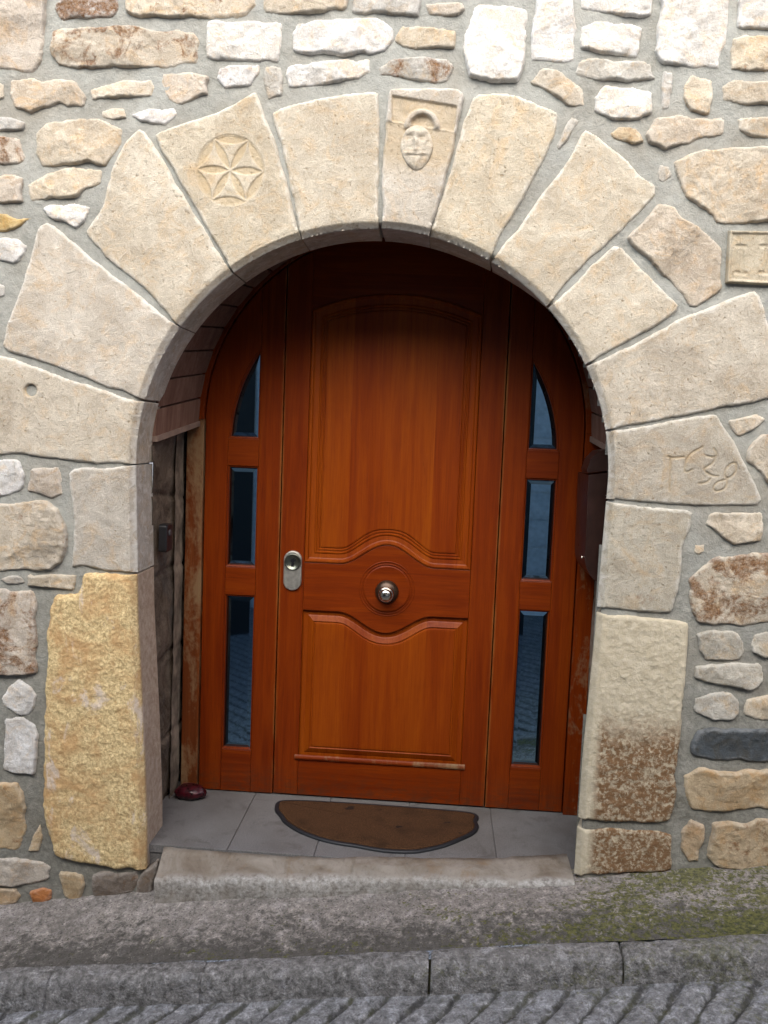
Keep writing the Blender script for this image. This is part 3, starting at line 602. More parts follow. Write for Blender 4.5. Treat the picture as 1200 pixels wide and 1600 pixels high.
# ------------------------------------------------------------------ the archway
arch = thing('stone_archway', 'round arch of large pale dressed blocks with a carved keystone around the wooden door', 'archway', (0, WY, 0))
VC = (0.650, 0.592, 0.492)
# rosette of six petals
RC = outl('P', [(360, 267)])[0]; RR = 0.119; RT = R(-1)
def lens(X, c1, c2, r): return np.minimum(r-np.hypot(*(X-c1).T), r-np.hypot(*(X-c2).T))
def rosette(X):
    h = np.zeros(len(X)); tip = [RC+RR*np.array([math.cos(RT+i*math.pi/3), math.sin(RT+i*math.pi/3)]) for i in range(6)]
    for i in range(6):
        d = lens(X, tip[(i+1) % 6], tip[(i-1) % 6], RR); h = np.minimum(h, -0.0046*np.clip(d/0.0050, 0, 1))
        out = tip[i]+tip[(i+1) % 6]-RC
        d = lens(X, RC, out, RR); h = np.minimum(h, -0.0042*np.clip(d/0.004, 0, 1))
    r = np.abs(np.hypot(*(X-RC).T)-RR); return np.minimum(h, -0.003*np.clip(1-r/0.004, 0, 1))
def poly_field(lines, wdt, dep):
    segs = [(np.array(a), np.array(b)) for l in lines for a, b in zip(l[:-1], l[1:])]
    def f(X):
        m = np.full(len(X), 9.0)
        for a, b in segs:
            d = b-a; t = np.clip(((X-a)@d)/max(d@d, 1e-12), 0, 1); m = np.minimum(m, np.hypot(*(X-a-t[:, None]*d).T))
        return -dep*np.clip(1-(m/wdt)**2, 0, 1)
    return f
def smooth_line(p, it=2):
    p = np.asarray(p, float)
    for _ in range(it):
        a = p[:-1]*0.75+p[1:]*0.25; b = p[:-1]*0.25+p[1:]*0.75
        p = np.vstack([p[:1], np.stack([a, b], 1).reshape(-1, 2), p[-1:]])
    return p
INS = [[(260,320),(300,335),(350,330),(410,325)], [(283,340),(281,460),(276,640)], [(580,230),(540,255),(490,280),(445,330),(422,400),(415,460),(450,466),(490,440)],
       [(690,245),(718,285),(714,322),(690,325),(620,316)], [(704,330),(690,372),(650,405),(592,436),(625,475),(665,500),(730,505)], [(655,530),(630,560),(590,572),(550,573)],
       [(900,385),(870,378),(825,405),(795,450),(792,505),(822,528),(872,496),(902,452),(900,385)], [(820,532),(765,545),(720,562),(685,600),(690,635),(730,650),(785,625),(815,580),(812,545)]]
inscr = poly_field([smooth_line(outl('P', [(1000+a/6, 660+b/6) for a, b in l])) for l in INS], 0.0050, 0.0038)
HOLE = outl('P', [(48, 610)])[0]
def hole(X): return -0.03*np.clip((0.024-np.hypot(*(X-HOLE).T))/0.010, 0, 1)
# keystone: sunk panel at the head, straight band and arched band over the face
kp = lambda a, b: outl('P', [(590+a/8, 120+b/8)])[0]
FC = kp(480, 880)
def keyfield(X):
    u = (X-kp(0, 0)); e = (kp(800, 0)-kp(0, 0))/800.0; f = (kp(0, 800)-kp(0, 0))/800.0
    Mi = np.linalg.inv(np.stack([e, f], 1)); ab = u@Mi.T; a, b = ab[:, 0], ab[:, 1]
    top = 250+(a-190)*0.16; bot = 560+(a-130)*0.16
    def ss(x, w_=18): return 1/(1+np.exp(-x/w_*4))
    panel = ss(b-top)*ss(bot-b)*ss(a-185)*ss(1000-(b-300)*0.1-a)
    h = -0.009*panel
    below = ss(b-bot-25)*ss(1150-b)*0
    lw = ss(b-bot-10); h = h-0.006*lw*np.clip((1300-b)/400, 0, 1)
    r = np.hypot(a-560, (b-640)); band = np.exp(-((r-185)/38)**4)*ss(660-b, 40)
    h = np.maximum(h, -0.009)*(1-band)+0.007*band
    return h
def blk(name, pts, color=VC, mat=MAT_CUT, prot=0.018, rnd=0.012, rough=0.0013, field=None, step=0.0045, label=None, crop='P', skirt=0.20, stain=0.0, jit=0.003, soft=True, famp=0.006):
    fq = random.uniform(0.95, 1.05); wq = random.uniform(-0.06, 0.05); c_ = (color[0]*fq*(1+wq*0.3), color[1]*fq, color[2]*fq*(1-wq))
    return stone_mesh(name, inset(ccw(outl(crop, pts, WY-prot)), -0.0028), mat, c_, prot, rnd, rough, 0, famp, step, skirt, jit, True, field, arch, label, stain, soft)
blk('voussoir', [(240,207),(300,187),(360,165),(397,141),(405,160),(425,210),(440,260),(455,320),(466,368),(468,380),(430,396),(390,418),(369,433),(363,424),(325,360),(280,282),(250,230)], field=rosette, step=0.0025, prot=0.024, rough=0.0012, famp=0.003, label='arch block carved with a six petal rosette')
blk('voussoir', [(215,201),(225,205),(240,228),(290,312),(330,378),(357,422),(359,436),(325,462),(300,486),(282,506),(271,502),(225,450),(167,404),(131,364),(142,345),(160,320),(165,295),(180,250),(195,220)])
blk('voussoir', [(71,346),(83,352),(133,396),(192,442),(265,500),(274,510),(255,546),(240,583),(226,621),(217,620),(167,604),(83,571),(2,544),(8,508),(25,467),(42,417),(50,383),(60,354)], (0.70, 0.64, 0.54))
blk('voussoir', [(-30,550),(25,562),(104,592),(214,627),(225,629),(217,675),(216,724),(204,725),(125,722),(71,715),(25,708),(-30,712)], (0.68, 0.62, 0.525), field=hole, label='arch block with a round drilled hole', step=0.0055)
blk('voussoir', [(425,175),(440,165),(500,152),(550,144),(590,142),(592,165),(591,300),(590,354),(586,362),(530,366),(482,378),(473,375),(465,345),(452,285),(440,225),(427,190)])
K = [(606,145),(610,136),(660,135),(715,137),(725,145),(720,175),(705,240),(690,300),(675,345),(668,367),(662,371),(630,364),(598,357),(597,350),(597,250),(602,190)]
key = blk('keystone', K, field=keyfield, step=0.003, prot=0.030, rough=0.0012, famp=0.003, label='tapered keystone with a carved panel and face')
blk('voussoir', [(742,145),(800,146),(850,165),(872,175),(870,200),(850,250),(810,320),(780,370),(766,402),(760,405),(720,386),(673,370),(674,362),(690,310),(710,245),(725,190)])
blk('voussoir', [(914,202),(930,210),(950,225),(980,250),(1000,272),(1025,288),(1027,303),(1000,332),(967,363),(933,393),(903,423),(862,469),(852,474),(810,437),(772,407),(776,398),(785,385),(815,350),(850,300),(880,265)])
blk('voussoir', [(960,383),(973,387),(1000,417),(1033,447),(1060,477),(1058,487),(1017,513),(967,540),(926,563),(917,566),(905,533),(885,507),(861,482),(868,472),(900,440),(933,407)])
blk('voussoir', [(922,572),(1000,532),(1067,497),(1133,470),(1180,453),(1190,465),(1200,500),(1222,560),(1222,620),(1166,630),(1100,642),(1017,660),(946,670),(939,666),(935,633),(928,600)])
blk('voussoir', [(945,677),(1000,668),(1067,655),(1120,647),(1130,663),(1150,693),(1167,730),(1183,760),(1191,780),(1183,789),(1100,790),(1033,787),(950,778),(943,772),(941,720)], (0.56, 0.505, 0.40), field=inscr, step=0.0028, rough=0.0010, label='arch block scratched with the date 1638', jit=0.002)
blk('jamb_stone', [(365,200),(400,178),(700,170),(740,172),(738,740),(695,738),(560,725),(440,700),(380,708),(385,600),(398,480),(385,380),(370,280)], (0.64, 0.59, 0.50), crop='E', skirt=0.19)
YQ = [(130,897),(214,901),(216,950),(216,1000),(222,1040),(224,1117),(224,1254),(227,1312),(229,1336),(224,1362),(175,1359),(117,1352),(85,1342),(77,1312),(67,1269),(65,1237),(67,1167),(70,1059),(73,986),(77,951),(83,932),(117,931),(124,910)]
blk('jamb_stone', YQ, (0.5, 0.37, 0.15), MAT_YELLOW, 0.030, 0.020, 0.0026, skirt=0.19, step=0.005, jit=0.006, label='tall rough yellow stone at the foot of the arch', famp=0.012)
blk('jamb_stone', [(300,115),(560,148),(800,165),(785,260),(750,350),(735,550),(705,640),(685,712),(500,705),(370,692),(270,680),(262,600),(275,400),(290,150)], (0.53, 0.49, 0.40), crop='H', skirt=0.19, stain=0.06)
BQ = [(850+a/3.4286, 750+b/3.4286) for a, b in [(262,722),(400,728),(600,745),(740,760),(778,775),(775,900),(765,1030)]]+[(850+a/3.4286, 1050+b/3.4286) for a, b in [(745,200),(740,300),(720,480),(705,560),(715,640),(705,720),(680,810),(540,815),(400,810),(260,800),(190,780),(195,500),(215,200),(225,0)]]
blk('jamb_stone', BQ, (0.5, 0.44, 0.33), MAT_BROWNED, 0.022, 0.014, 0.0030, skirt=0.19, step=0.005, label='jamb stone with a brown weathered lower part', famp=0.012)
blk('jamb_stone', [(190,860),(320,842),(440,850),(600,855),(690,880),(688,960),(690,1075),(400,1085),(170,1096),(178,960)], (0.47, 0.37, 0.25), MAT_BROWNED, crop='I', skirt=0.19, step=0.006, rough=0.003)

# the bearded face under its little arch
def kpt(a, b): return kp(a, b)
su = np.linalg.norm(kp(100, 0)-kp(0, 0))/100
na, nbb = 90, 110
aa, bb = np.meshgrid(np.linspace(-1, 1, na), np.linspace(-1, 1, nbb))
def gs(a, b, ca, cb, wa, wb): return np.exp(-(((a-ca)/wa)**2+((b-cb)/wb)**2))
A_ = 500+aa*225*(1-0.10*np.clip(bb, 0, 1)); B_ = 905+bb*295
el = np.sqrt(np.clip(1-((A_-490)/(205-50*np.clip((B_-900)/300, 0, 1)))**2-((B_-905)/285)**2, 0, 1))
hh = 0.019*el**0.7
hh = hh+0.007*gs(A_, B_, 470, 720, 150, 40)+0.004*gs(A_, B_, 380, 690, 60, 40)+0.004*gs(A_, B_, 590, 690, 70, 40)      # brow and fringe
hh = hh-0.005*gs(A_, B_, 395, 775, 48, 28)-0.005*gs(A_, B_, 560, 790, 50, 28)+0.004*gs(A_, B_, 395, 778, 24, 12)+0.004*gs(A_, B_, 560, 793, 24, 12)
hh = hh+0.012*gs(A_, B_, 478, 850, 30, 95)+0.006*gs(A_, B_, 478, 940, 55, 25)                                             # nose
hh = hh-0.002*gs(A_, B_, 450, 1012, 75, 12)+0.005*gs(A_, B_, 400, 975, 70, 20)+0.005*gs(A_, B_, 560, 985, 70, 22)+0.006*gs(A_, B_, 455, 1100, 90, 60)-0.004*gs(A_, B_, 455, 1090, 14, 60)
hh = hh+0.0016*np.sin(A_/16.0+B_/40.0)*gs(A_, B_, 470, 1080, 160, 110)-0.004*gs(A_, B_, 620, 860, 22, 80)
hh = 0.82*hh+0.0012*fbm(np.c_[A_.ravel(), B_.ravel(), A_.ravel()*0]*0.02, 1.0, 4, 950).reshape(A_.shape)
hh = np.where(el > 0.02, hh, -0.02)
pts = np.array([kp(a, b) for a, b in zip(A_.ravel(), B_.ravel())])
V = np.c_[pts[:, 0], WY-0.020-hh.ravel(), pts[:, 1]]
ii = np.arange(na*nbb).reshape(nbb, na); Q = np.stack([ii[:-1, :-1], ii[1:, :-1], ii[1:, 1:], ii[:-1, 1:]], -1).reshape(-1, 4)
fo = mesh_obj('carved_face', V, Q, MAT_CUT); fo.color = (*VC, 1); fo['stain'] = 0.0
fo.parent = key; fo.matrix_parent_inverse = Matrix.Translation(Vector((0, WY, 0))).inverted() if False else key.matrix_parent_inverse.copy() @ Matrix.Identity(4)
fo.matrix_parent_inverse = (arch.matrix_world @ key.matrix_parent_inverse).inverted()
fo['label'] = 'worn bearded face in relief'

# mortar backing of the joints and the underside between the blocks
mb = MB(); V = []; n = 0
th = np.linspace(0, math.pi, 121); prof = [(AR_+0.14, WY-0.006), (AR_+0.026, WY-0.005), (AR_+0.014, WY+0.004), (AR_+0.012, WY+0.19)]
pathL = [(xl(z)-AR_*0, z) for z in np.linspace(-0.3, 1.46, 30)]
V = []
for off, y in prof:
    d = off-AR_
    row = [(xr(z)+d, y, z) for z in np.linspace(-0.2, 1.45, 30)]+[(ACX+off*math.cos(t), y, ACZ+off*math.sin(t)) for t in th]+[(xl(z)-d, y, z) for z in np.linspace(1.45, -0.3, 30)]
    dy = max(0, y-WY); V += [(x_+max(0, min(1, (x_-0.25)/0.35))*0.30*dy+(0.006 if x_ > 0.3 and dy > 0.05 else 0), y_, z_) for x_, y_, z_ in row]
m_ = len(row); Fc = [(k_*m_+i, (k_+1)*m_+i, (k_+1)*m_+i+1, k_*m_+i+1) for k_ in range(3) for i in range(m_-1)]
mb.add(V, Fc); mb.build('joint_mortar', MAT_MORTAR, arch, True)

# reveals behind the jamb stones: rough stone, with a strip of pale plaster beside the frame
DZC, DR, FR = 1.635, 0.80, 0.875                              # springing and radii of the wooden door and of its frame
def reveal(sx, name, y0, y1, z0, z1, amp, mat, ny, nz, xoff=0.0, seed=0):
    ys = np.linspace(y0, y1, ny); zs = np.linspace(z0, z1, nz); Yg, Zg = np.meshgrid(ys, zs)
    P3 = np.c_[Yg.ravel(), Zg.ravel(), np.full(Yg.size, sx*3.0)]
    crs = np.abs(((P3[:, 1]+0.05*fbm(P3, 3, 2, 71))*3.1) % 1.0-0.5); jnt = np.clip((0.06-(0.5-crs))/0.06, 0, 1)
    xx = sx*(0.888+(0.013 if sx < 0 else 0)+xoff)-sx*(amp*(0.9*fbm(P3, 7, 4, 60+seed)-1.1*jnt))
    V = np.c_[xx, Yg.ravel(), Zg.ravel()]; i2 = np.arange(Yg.size).reshape(nz, ny)
    q4 = np.stack([i2[:-1, :-1], i2[:-1, 1:], i2[1:, 1:], i2[1:, :-1]], -1).reshape(-1, 4)
    if sx < 0: q4 = q4[:, ::-1]
    return child(mesh_obj(name, V, q4, mat), arch)
for sx in (-1, 1):
    reveal(sx, 'reveal_wall', WY+0.172, 0.06, -0.05, DZC+0.02, 0.010, MAT_REVEAL, 56, 150)
    reveal(sx, 'plaster_strip', -0.115, 0.0, -0.02, DZC-0.03, 0.004, MAT_STRIP, 16, 150, -0.012, 7)
# lining of narrow boards, splayed from the frame to the back of the arch blocks
mb = MB(); NBD = 25; LB = dict(y0=WY+0.17, z0=1.556, r0=0.888, y1=-0.016, z1=1.622, r1=0.824)
def lin(t, f, dr=0.0):
    return ((LB['r0']*(1-f)+LB['r1']*f+dr)*math.cos(t), LB['y0']*(1-f)+LB['y1']*f, LB['z0']*(1-f)+LB['z1']*f+(LB['r0']*(1-f)+LB['r1']*f+dr)*math.sin(t))
for i in range(NBD):
    t0 = math.pi*i/NBD+0.005; t1 = math.pi*(i+1)/NBD-0.005; ts = np.linspace(t0, t1, 5); V = []
    for f_ in (0, 1):
        V += [lin(t, f_, -0.001 if 0 < j < 4 else 0.001) for j, t in enumerate(ts)]+[lin(t, f_, 0.02) for t in ts[::-1]]
    Fc = [(j, (j+1) % 10, 10+(j+1) % 10, 10+j) for j in range(10)]+[tuple(range(9, -1, -1)), tuple(range(10, 20))]
    mb.add(V, Fc)
mb.build('soffit_boards', MAT_BOARD, arch)
mb = MB(); ts = np.linspace(0.0, math.pi, 70); V = [lin(t, f_, 0.03) for f_ in (0, 1) for t in ts]
mb.add(V, [(i, i+1, 70+i+1, 70+i) for i in range(69)]); mb.build('vault_backing', MAT_DARK, arch, True)
MAT_TRIM = plain('trim_wood', (0.24, 0.17, 0.135), 0.6)
for sx in (-1, 1):
    mb = MB(); V = []
    for f_ in (0, 1):
        x_, y_, z_ = lin(0, f_)
        V += [(sx*(x_-0.006), y_, z_-0.016), (sx*(x_+0.05), y_, z_-0.016), (sx*(x_+0.05), y_, z_+0.005), (sx*(x_-0.006), y_, z_+0.005)]
    mb.add(V, [(0, 1, 2, 3), (7, 6, 5, 4)]+[(i, 4+i, 4+(i+1) % 4, (i+1) % 4) for i in range(4)]); mb.build('lining_trim', MAT_TRIM, arch)

# ------------------------------------------------------------------ the wooden door
def arcz(x, r=DR-0.003, zc=DZC): return zc+math.sqrt(max(0, r*r-x*x))
frame = thing('door_frame', 'brown arched wooden outer frame set in the stone recess, its left post worn pale', 'door frame', (0, 0, 0))
def strip_path(r_in, r_out, y0, th_, sx, name, mat, zlo=0.0):
    pts = [(sx*r_in, zlo), (sx*r_out, zlo), (sx*r_out, DZC), (sx*r_in, DZC)]
    return plate(pts, y0, th_, 0.003).build(name, mat, frame)
strip_path(DR+0.0015, FR, -0.014, 0.07, -1, 'frame_post', MAT_FRAMEWORN); strip_path(DR+0.0015, FR, -0.014, 0.07, 1, 'frame_post', MAT_FRAME)
ts = np.linspace(0, math.pi, 80)
plate([(FR*math.cos(t), DZC+0.0005+FR*math.sin(t)) for t in ts]+[((DR+0.0015)*math.cos(t), DZC+0.0005+(DR+0.0015)*math.sin(t)) for t in ts[::-1]], -0.014, 0.07, 0.003).build('frame_arch', MAT_FRAME, frame)
mb = MB(); mb.box((-1.05, 0.075, -0.05), (1.05, 0.09, 2.75)); mb.build('backing_board', MAT_DARK, frame)

LW = 0.463; PX = 0.356
def ogee(x, base, rise, half=0.205): return base+(rise*(0.5+0.5*math.cos(math.pi*x/half)) if abs(x) < half else 0.0)
xs = np.linspace(-PX, PX, 81)
UB = [(x, ogee(x, 1.042, 0.090)) for x in xs]; LT = [(x, ogee(x, 0.834, -0.083)) for x in xs]
def segarc(x, zc=2.184, rise=0.076, half=PX):
    r = (half*half+rise*rise)/(2*rise); return zc-r+math.sqrt(max(0, r*r-x*x))
UT = [(x, segarc(x)) for x in xs]
door = thing('entrance_door', 'orange brown varnished wooden door with two carved panels and a round centre knob', 'door', (0, 0, 0))
zs = [(x, arcz(x)) for x in np.linspace(-LW, -PX-0.0007, 8)]
plate([(-LW, 0.008), (-PX-0.0007, 0.008)]+zs[::-1], 0.0, 0.05).build('stile', MAT_WOODV, door)
zs = [(x, arcz(x)) for x in np.linspace(PX+0.0007, LW, 8)]
plate([(PX+0.0007, 0.008), (LW, 0.008)]+zs[::-1], 0.0, 0.05).build('stile', MAT_WOODV, door)
plate(UT+[(x, arcz(x)) for x in xs[::-1]], 0.0, 0.05).build('top_rail', MAT_WOODH, door)
plate(LT+UB[::-1], -0.0015, 0.05).build('middle_rail', MAT_WOODH, door)
plate([(-PX, 0.008), (PX, 0.008), (PX, 0.176), (-PX, 0.176)], 0.0, 0.05).build('bottom_rail', MAT_WOODH, door)
PROF = [(0, 0.03), (0, 0.002), (0.003, -0.005), (0.008, -0.007), (0.014, -0.006), (0.018, 0.001), (0.022, 0.003), (0.040, 0.005), (0.044, 0.0015), (0.048, 0.001), (0.051, 0.006), (0.054, 0.0065), (0.057, 0.003), (0.061, 0.003), (0.063, 0.0075), (0.066, 0.008), (0.069, 0.0035), (0.075, 0.003)]
def panel(bot, top, prof, name):                               # nested outlines between a lower and an upper curve
    m2 = MB(); V = []; Fc = []; N_ = 81; n = 2*N_
    def row(f_, d, sg):
        o_ = []
        for x in np.linspace(-(PX-d), PX-d, N_):
            sp_ = (f_(x+1e-4)-f_(x-1e-4))/2e-4 if abs(x) < PX-2e-4 else (f_(x*0.999)-f_(x*0.998))/(x*0.001)
            o_.append((x, f_(x)+sg*d*math.sqrt(1+sp_*sp_)))
        return o_
    for d, y in prof: V += [(a_, y, b_) for a_, b_ in row(bot, d, 1)+row(top, d, -1)[::-1]]
    for k_ in range(len(prof)-1):
        for i in range(n): j = (i+1) % n; Fc.append((k_*n+i, k_*n+j, (k_+1)*n+j, (k_+1)*n+i))
    o_ = (len(prof)-1)*n; Fc += [(o_+i, o_+i+1, o_+n-2-i, o_+n-1-i) for i in range(N_-1)]
    m2.add(V, Fc); return m2.build(name, MAT_PANEL, door)
panel(lambda x: ogee(x, 1.042, 0.090), segarc, PROF, 'upper_panel')
PROF2 = [(0, 0.03), (0, 0.006), (0.004, 0.012), (0.022, 0.013), (0.026, 0.0105), (0.046, 0.002), (0.049, 0.005), (0.053, 0.005), (0.056, 0.0015), (0.064, 0.001)]
panel(lambda x: 0.176, lambda x: ogee(x, 0.834, -0.083), PROF2, 'lower_panel')
mb = MB(); pr = [(0.0, 0.168), (-0.003, 0.168), (-0.007, 0.171), (-0.009, 0.178), (-0.007, 0.185), (-0.003, 0.190), (0.0, 0.191)]
x0, x1 = -0.372, 0.372
mb.add([(x, y-0.0005, z) for x in (x0, x1) for y, z in pr], [(i, i+1, 8+i, 7+i) for i in range(6)]+[tuple(range(6, -1, -1)), tuple(range(7, 14))])
mb.build('weather_bar', MAT_BEADW, door, False, 'worn pale weather bar')
BC = (0.003, 0.944)
lathe([(0.121, 0.0), (0.119, -0.003), (0.1165, -0.0050), (0.1135, 0.0040), (0.1100, 0.0045), (0.1075, -0.0045), (0.1055, -0.0050), (0.1035, 0.0030), (0.1005, 0.0030), (0.099, -0.0062), (0.094, -0.0052), (0.05, -0.0052), (0.01, -0.0052)], *BC, 96).build('carved_disc', MAT_WOODH, door, True)
kb = lathe([(0.050, -0.004), (0.050, -0.010), (0.046, -0.018), (0.036, -0.026), (0.024, -0.030), (0.017, -0.034), (0.016, -0.052), (0.022, -0.056)], 0.004, 0.932, 48).build('door_knob', MAT_BRONZE, door, True)
kn = lathe([(0.018, -0.053), (0.027, -0.056), (0.032, -0.062), (0.0335, -0.070), (0.0315, -0.078), (0.0295, -0.080), (0.029, -0.0795), (0.026, -0.088), (0.019, -0.095), (0.010, -0.0985), (0.002, -0.0995)], 0.004, 0.932, 48).build('knob_cap', MAT_KNOB, None, True)
kn.parent = kb
def stadium(cx, cz, w_, h_, n=20):
    r = w_/2; s_ = h_/2-r
    return [(cx+r*math.cos(t), cz+s_+r*math.sin(t)) for t in np.linspace(0, math.pi, n)]+[(cx+r*math.cos(t), cz-s_+r*math.sin(t)) for t in np.linspace(math.pi, 2*math.pi, n)]
lp = stack(stadium(-0.405, 1.004, 0.078, 0.172), [(0, 0), (0, -0.008), (0.002, -0.0105), (0.005, -0.0115)]).build('lock_plate', MAT_STEEL, door)
cy = lathe([(0.036, -0.0115), (0.036, -0.0150), (0.034, -0.0165), (0.031, -0.0165), (0.0295, -0.0135), (0.001, -0.0135)], -0.4045, 1.042, 40).build('lock_cylinder', MAT_CYL, None, True); cy.parent = lp
mb = stack([(-0.4045+0.009*math.cos(t), 1.048+0.009*math.sin(t)) for t in np.linspace(-1.05, 4.19, 18)]+[(-0.4110, 1.022), (-0.398, 1.022)], [(0, -0.013), (0, -0.0145)]); kh = mb.build('keyhole', MAT_BLACK); kh.parent = lp

# sidelights left and right of the door
def sidelight(sx, label):
    t = thing('sidelight', label, 'window', (sx*0.63, 0, 0), 'narrow sidelights of the door')
    fx = lambda pts: [(sx*a, b) for a, b in pts]
    A0, A1, B0, B1 = 0.4675, 0.566, 0.700, DR-0.003
    PZC, PR = 1.541, 0.697
    parc = lambda x: PZC+math.sqrt(max(0, PR*PR-x*x))
    plate(fx([(A0, 0.006), (A1, 0.006)]+[(x, arcz(x)) for x in np.linspace(A1, A0, 8)]), 0.0, 0.05).build('stile', MAT_WOODV, t)
    zsx = np.linspace(DZC, arcz(A1+0.001), 24); outer = [(math.sqrt(max(0, (DR-0.003)**2-(z-DZC)**2)), z) for z in zsx]
    xs_ = np.linspace(A1+0.001, 0.6965, 24); inner = [(x, parc(x)) for x in xs_]
    plate(fx([(B0, 0.006), (B1, 0.006)]+outer+inner+[(B0, 1.56)]), 0.0, 0.05).build('stile', MAT_WOODV, t)
    for z0, z1 in ((0.006, 0.192), (0.884, 1.006), (1.444, 1.560)):
        plate(fx([(A1+0.0007, z0), (B0-0.0007, z0), (B0-0.0007, z1), (A1+0.0007, z1)]), 0.0, 0.05).build('rail', MAT_WOODH, t)
    def tri(m):                                                   # the curved top light, drawn m inside its opening
        r = PR-m; xa = A1+m; zb = 1.560+m; xb = math.sqrt(r*r-(zb-PZC)**2)
        return fx([(x, zb) for x in np.linspace(xa, xb, 25)]+[(x, PZC+math.sqrt(r*r-x*x)) for x in np.linspace(xb-0.0005, xa, 25)])
    def rect(z0, z1): return lambda m: fx([(A1+m, z0+m), (B0-m, z0+m), (B0-m, z1-m), (A1+m, z1-m)])
    for shp in (rect(0.192, 0.884), rect(1.006, 1.444), tri):
        for nm, mt, prof, cp in (('glazing_bead', MAT_WOODV, [(0, 0.006), (0.002, 0.004), (0.006, 0.006), (0.008, 0.014), (0.008, 0.03)], False), ('glass_pane', MAT_GLASS, [(0.007, 0.022), (0.0075, 0.0205), (0.026, 0.0165)], True)):
            m2 = MB(); V = []; n = len(shp(0))
            for d, y in prof: V += [(p_[0], y, p_[1]) for p_ in ccw(shp(d))]
            Fc = [(k_*n+i, k_*n+(i+1) % n, (k_+1)*n+(i+1) % n, (k_+1)*n+i) for k_ in range(len(prof)-1) for i in range(n)]
            if cp: Fc.append(tuple(range((len(prof)-1)*n, len(prof)*n)))
            m2.add(V, Fc); m2.build(nm, mt, t)
    return t
sidelight(-1, 'sidelight of three dark panes in wood, on the lock side of the door')
sidelight(1, 'sidelight of three bluish reflecting panes in wood, beside the mailbox')

# ------------------------------------------------------------------ floor, doorstep, pavement, kerb, road
mb = MB(); xe = [-0.98, -0.54, -0.205, 0.14, 0.49, 0.98]
for i in range(5):
    mb.add(*(lambda a, b: ([(a, -0.52, -0.03), (b, -0.52, -0.03), (b, 0.09, -0.03), (a, 0.09, -0.03), (a, -0.52, -0.001), (b, -0.52, -0.001), (b, 0.09, -0.001), (a, 0.09, -0.001), (a+0.002, -0.517, 0), (b-0.002, -0.517, 0), (b-0.002, 0.09, 0), (a+0.002, 0.09, 0)],
        [(0, 1, 5, 4), (1, 2, 6, 5), (3, 0, 4, 7), (4, 5, 9, 8), (5, 6, 10, 9), (7, 4, 8, 11), (8, 9, 10, 11)]))(xe[i]+0.0015, xe[i+1]-0.0015))
mb.box((-0.98, -0.515, -0.2), (0.98, 0.09, -0.006))
tag(mb.build('floor', MAT_TILE), kind='structure')
# doorstep: one worn slab, rounded nosing, sinking to the left
NX = 260; xs2 = np.linspace(-0.785, 0.765, NX); V = []
for i, x in enumerate(xs2):
    u = (x+0.785)/1.55; zt = np.interp(u, [0, 0.06, 0.35, 0.6, 1], [-0.074, -0.062, -0.034, -0.018, 0.006]); yf = np.interp(u, [0, 0.4, 1], [-0.640, -0.622, -0.588])+0.005*math.sin(x*7)
    yb = np.interp(u, [0, 0.5, 0.62, 0.8, 1], [-0.516, -0.522, -0.505, -0.462, -0.385]); zb = zg(x, -0.6)-0.05; z0 = 0.009 if u > 0.5 else -0.006+0.015*max(0, (u-0.4)/0.1)
    g_ = lambda f_: (yb*(1-f_)+(yf+0.03)*f_, z0*(1-f_)+zt*f_)
    row = [(yb+0.004, z0-0.03), (yb, z0), g_(0.25), g_(0.55), g_(0.85), (yf+0.022, zt-0.001), (yf+0.010, zt-0.005), (yf+0.003, zt-0.012), (yf, zt-0.022), (yf+0.003, zt-0.05), (yf+0.010, min(zb, zt-0.07))]
    V += [(x, a, b) for a, b in row]
V = np.array(V); nz_ = fbm(V, 14, 4, 300); nz2 = fbm(V*np.array([1, 0.3, 0.3]), 5, 2, 310)
V[:, 2] += 0.003*nz_+0.004*nz2-0.022*np.clip((-0.575-V[:, 1])/0.05, 0, 1)*np.clip(fbm(V*np.array([1, 0, 0]), 5, 4, 333)+0.15, 0, 1); V[:, 1] += 0.005*fbm(V, 18, 3, 320)
jj = np.arange(len(V)) % 11; V[:, 2] = np.where((jj >= 1) & (jj <= 4) & (V[:, 0] > -0.05), np.maximum(V[:, 2], 0.004), V[:, 2])
nr = 11; q4 = [(i*nr+j, (i+1)*nr+j, (i+1)*nr+j+1, i*nr+j+1) for i in range(NX-1) for j in range(nr-1)]
q4 = [f[::-1] for f in q4]+[tuple(range(nr)), tuple((NX-1)*nr+j for j in range(nr-1, -1, -1))]
tag(mesh_obj('doorstep', V, q4, MAT_STEP), 'low worn stone doorstep with a rounded pale edge below the grey tiles', 'step')

def sheet(name, xs_, ys_, zf, mat, amp, seed, sc=18, rounder=None):
    Xg, Yg = np.meshgrid(xs_, ys_); Z = np.vectorize(zf)(Xg, Yg)
    P3 = np.c_[Xg.ravel(), Yg.ravel(), np.zeros(Xg.size)]
    Z = Z.ravel()+amp*fbm(P3, sc, 4, seed)+amp*1.4*fbm(P3, 3, 2, seed+7)
    V = np.c_[P3[:, :2], Z]; i2 = np.arange(Xg.size).reshape(Xg.shape)
    return mesh_obj(name, V, np.stack([i2[:-1, :-1], i2[:-1, 1:], i2[1:, 1:], i2[1:, :-1]], -1).reshape(-1, 4), mat)
def dens(a, b, lo, hi, fine, coarse):
    p = [lo]
    while p[-1] < hi: p.append(p[-1]+(fine if a <= p[-1] <= b else coarse))
    return np.array(p)
tag(sheet('pavement', dens(-1.5, 1.6, -14, 14, 0.009, 0.2), np.linspace(KB-0.004, WY+0.06, 50), zg, MAT_PAVE, 0.0028, 400), kind='structure')
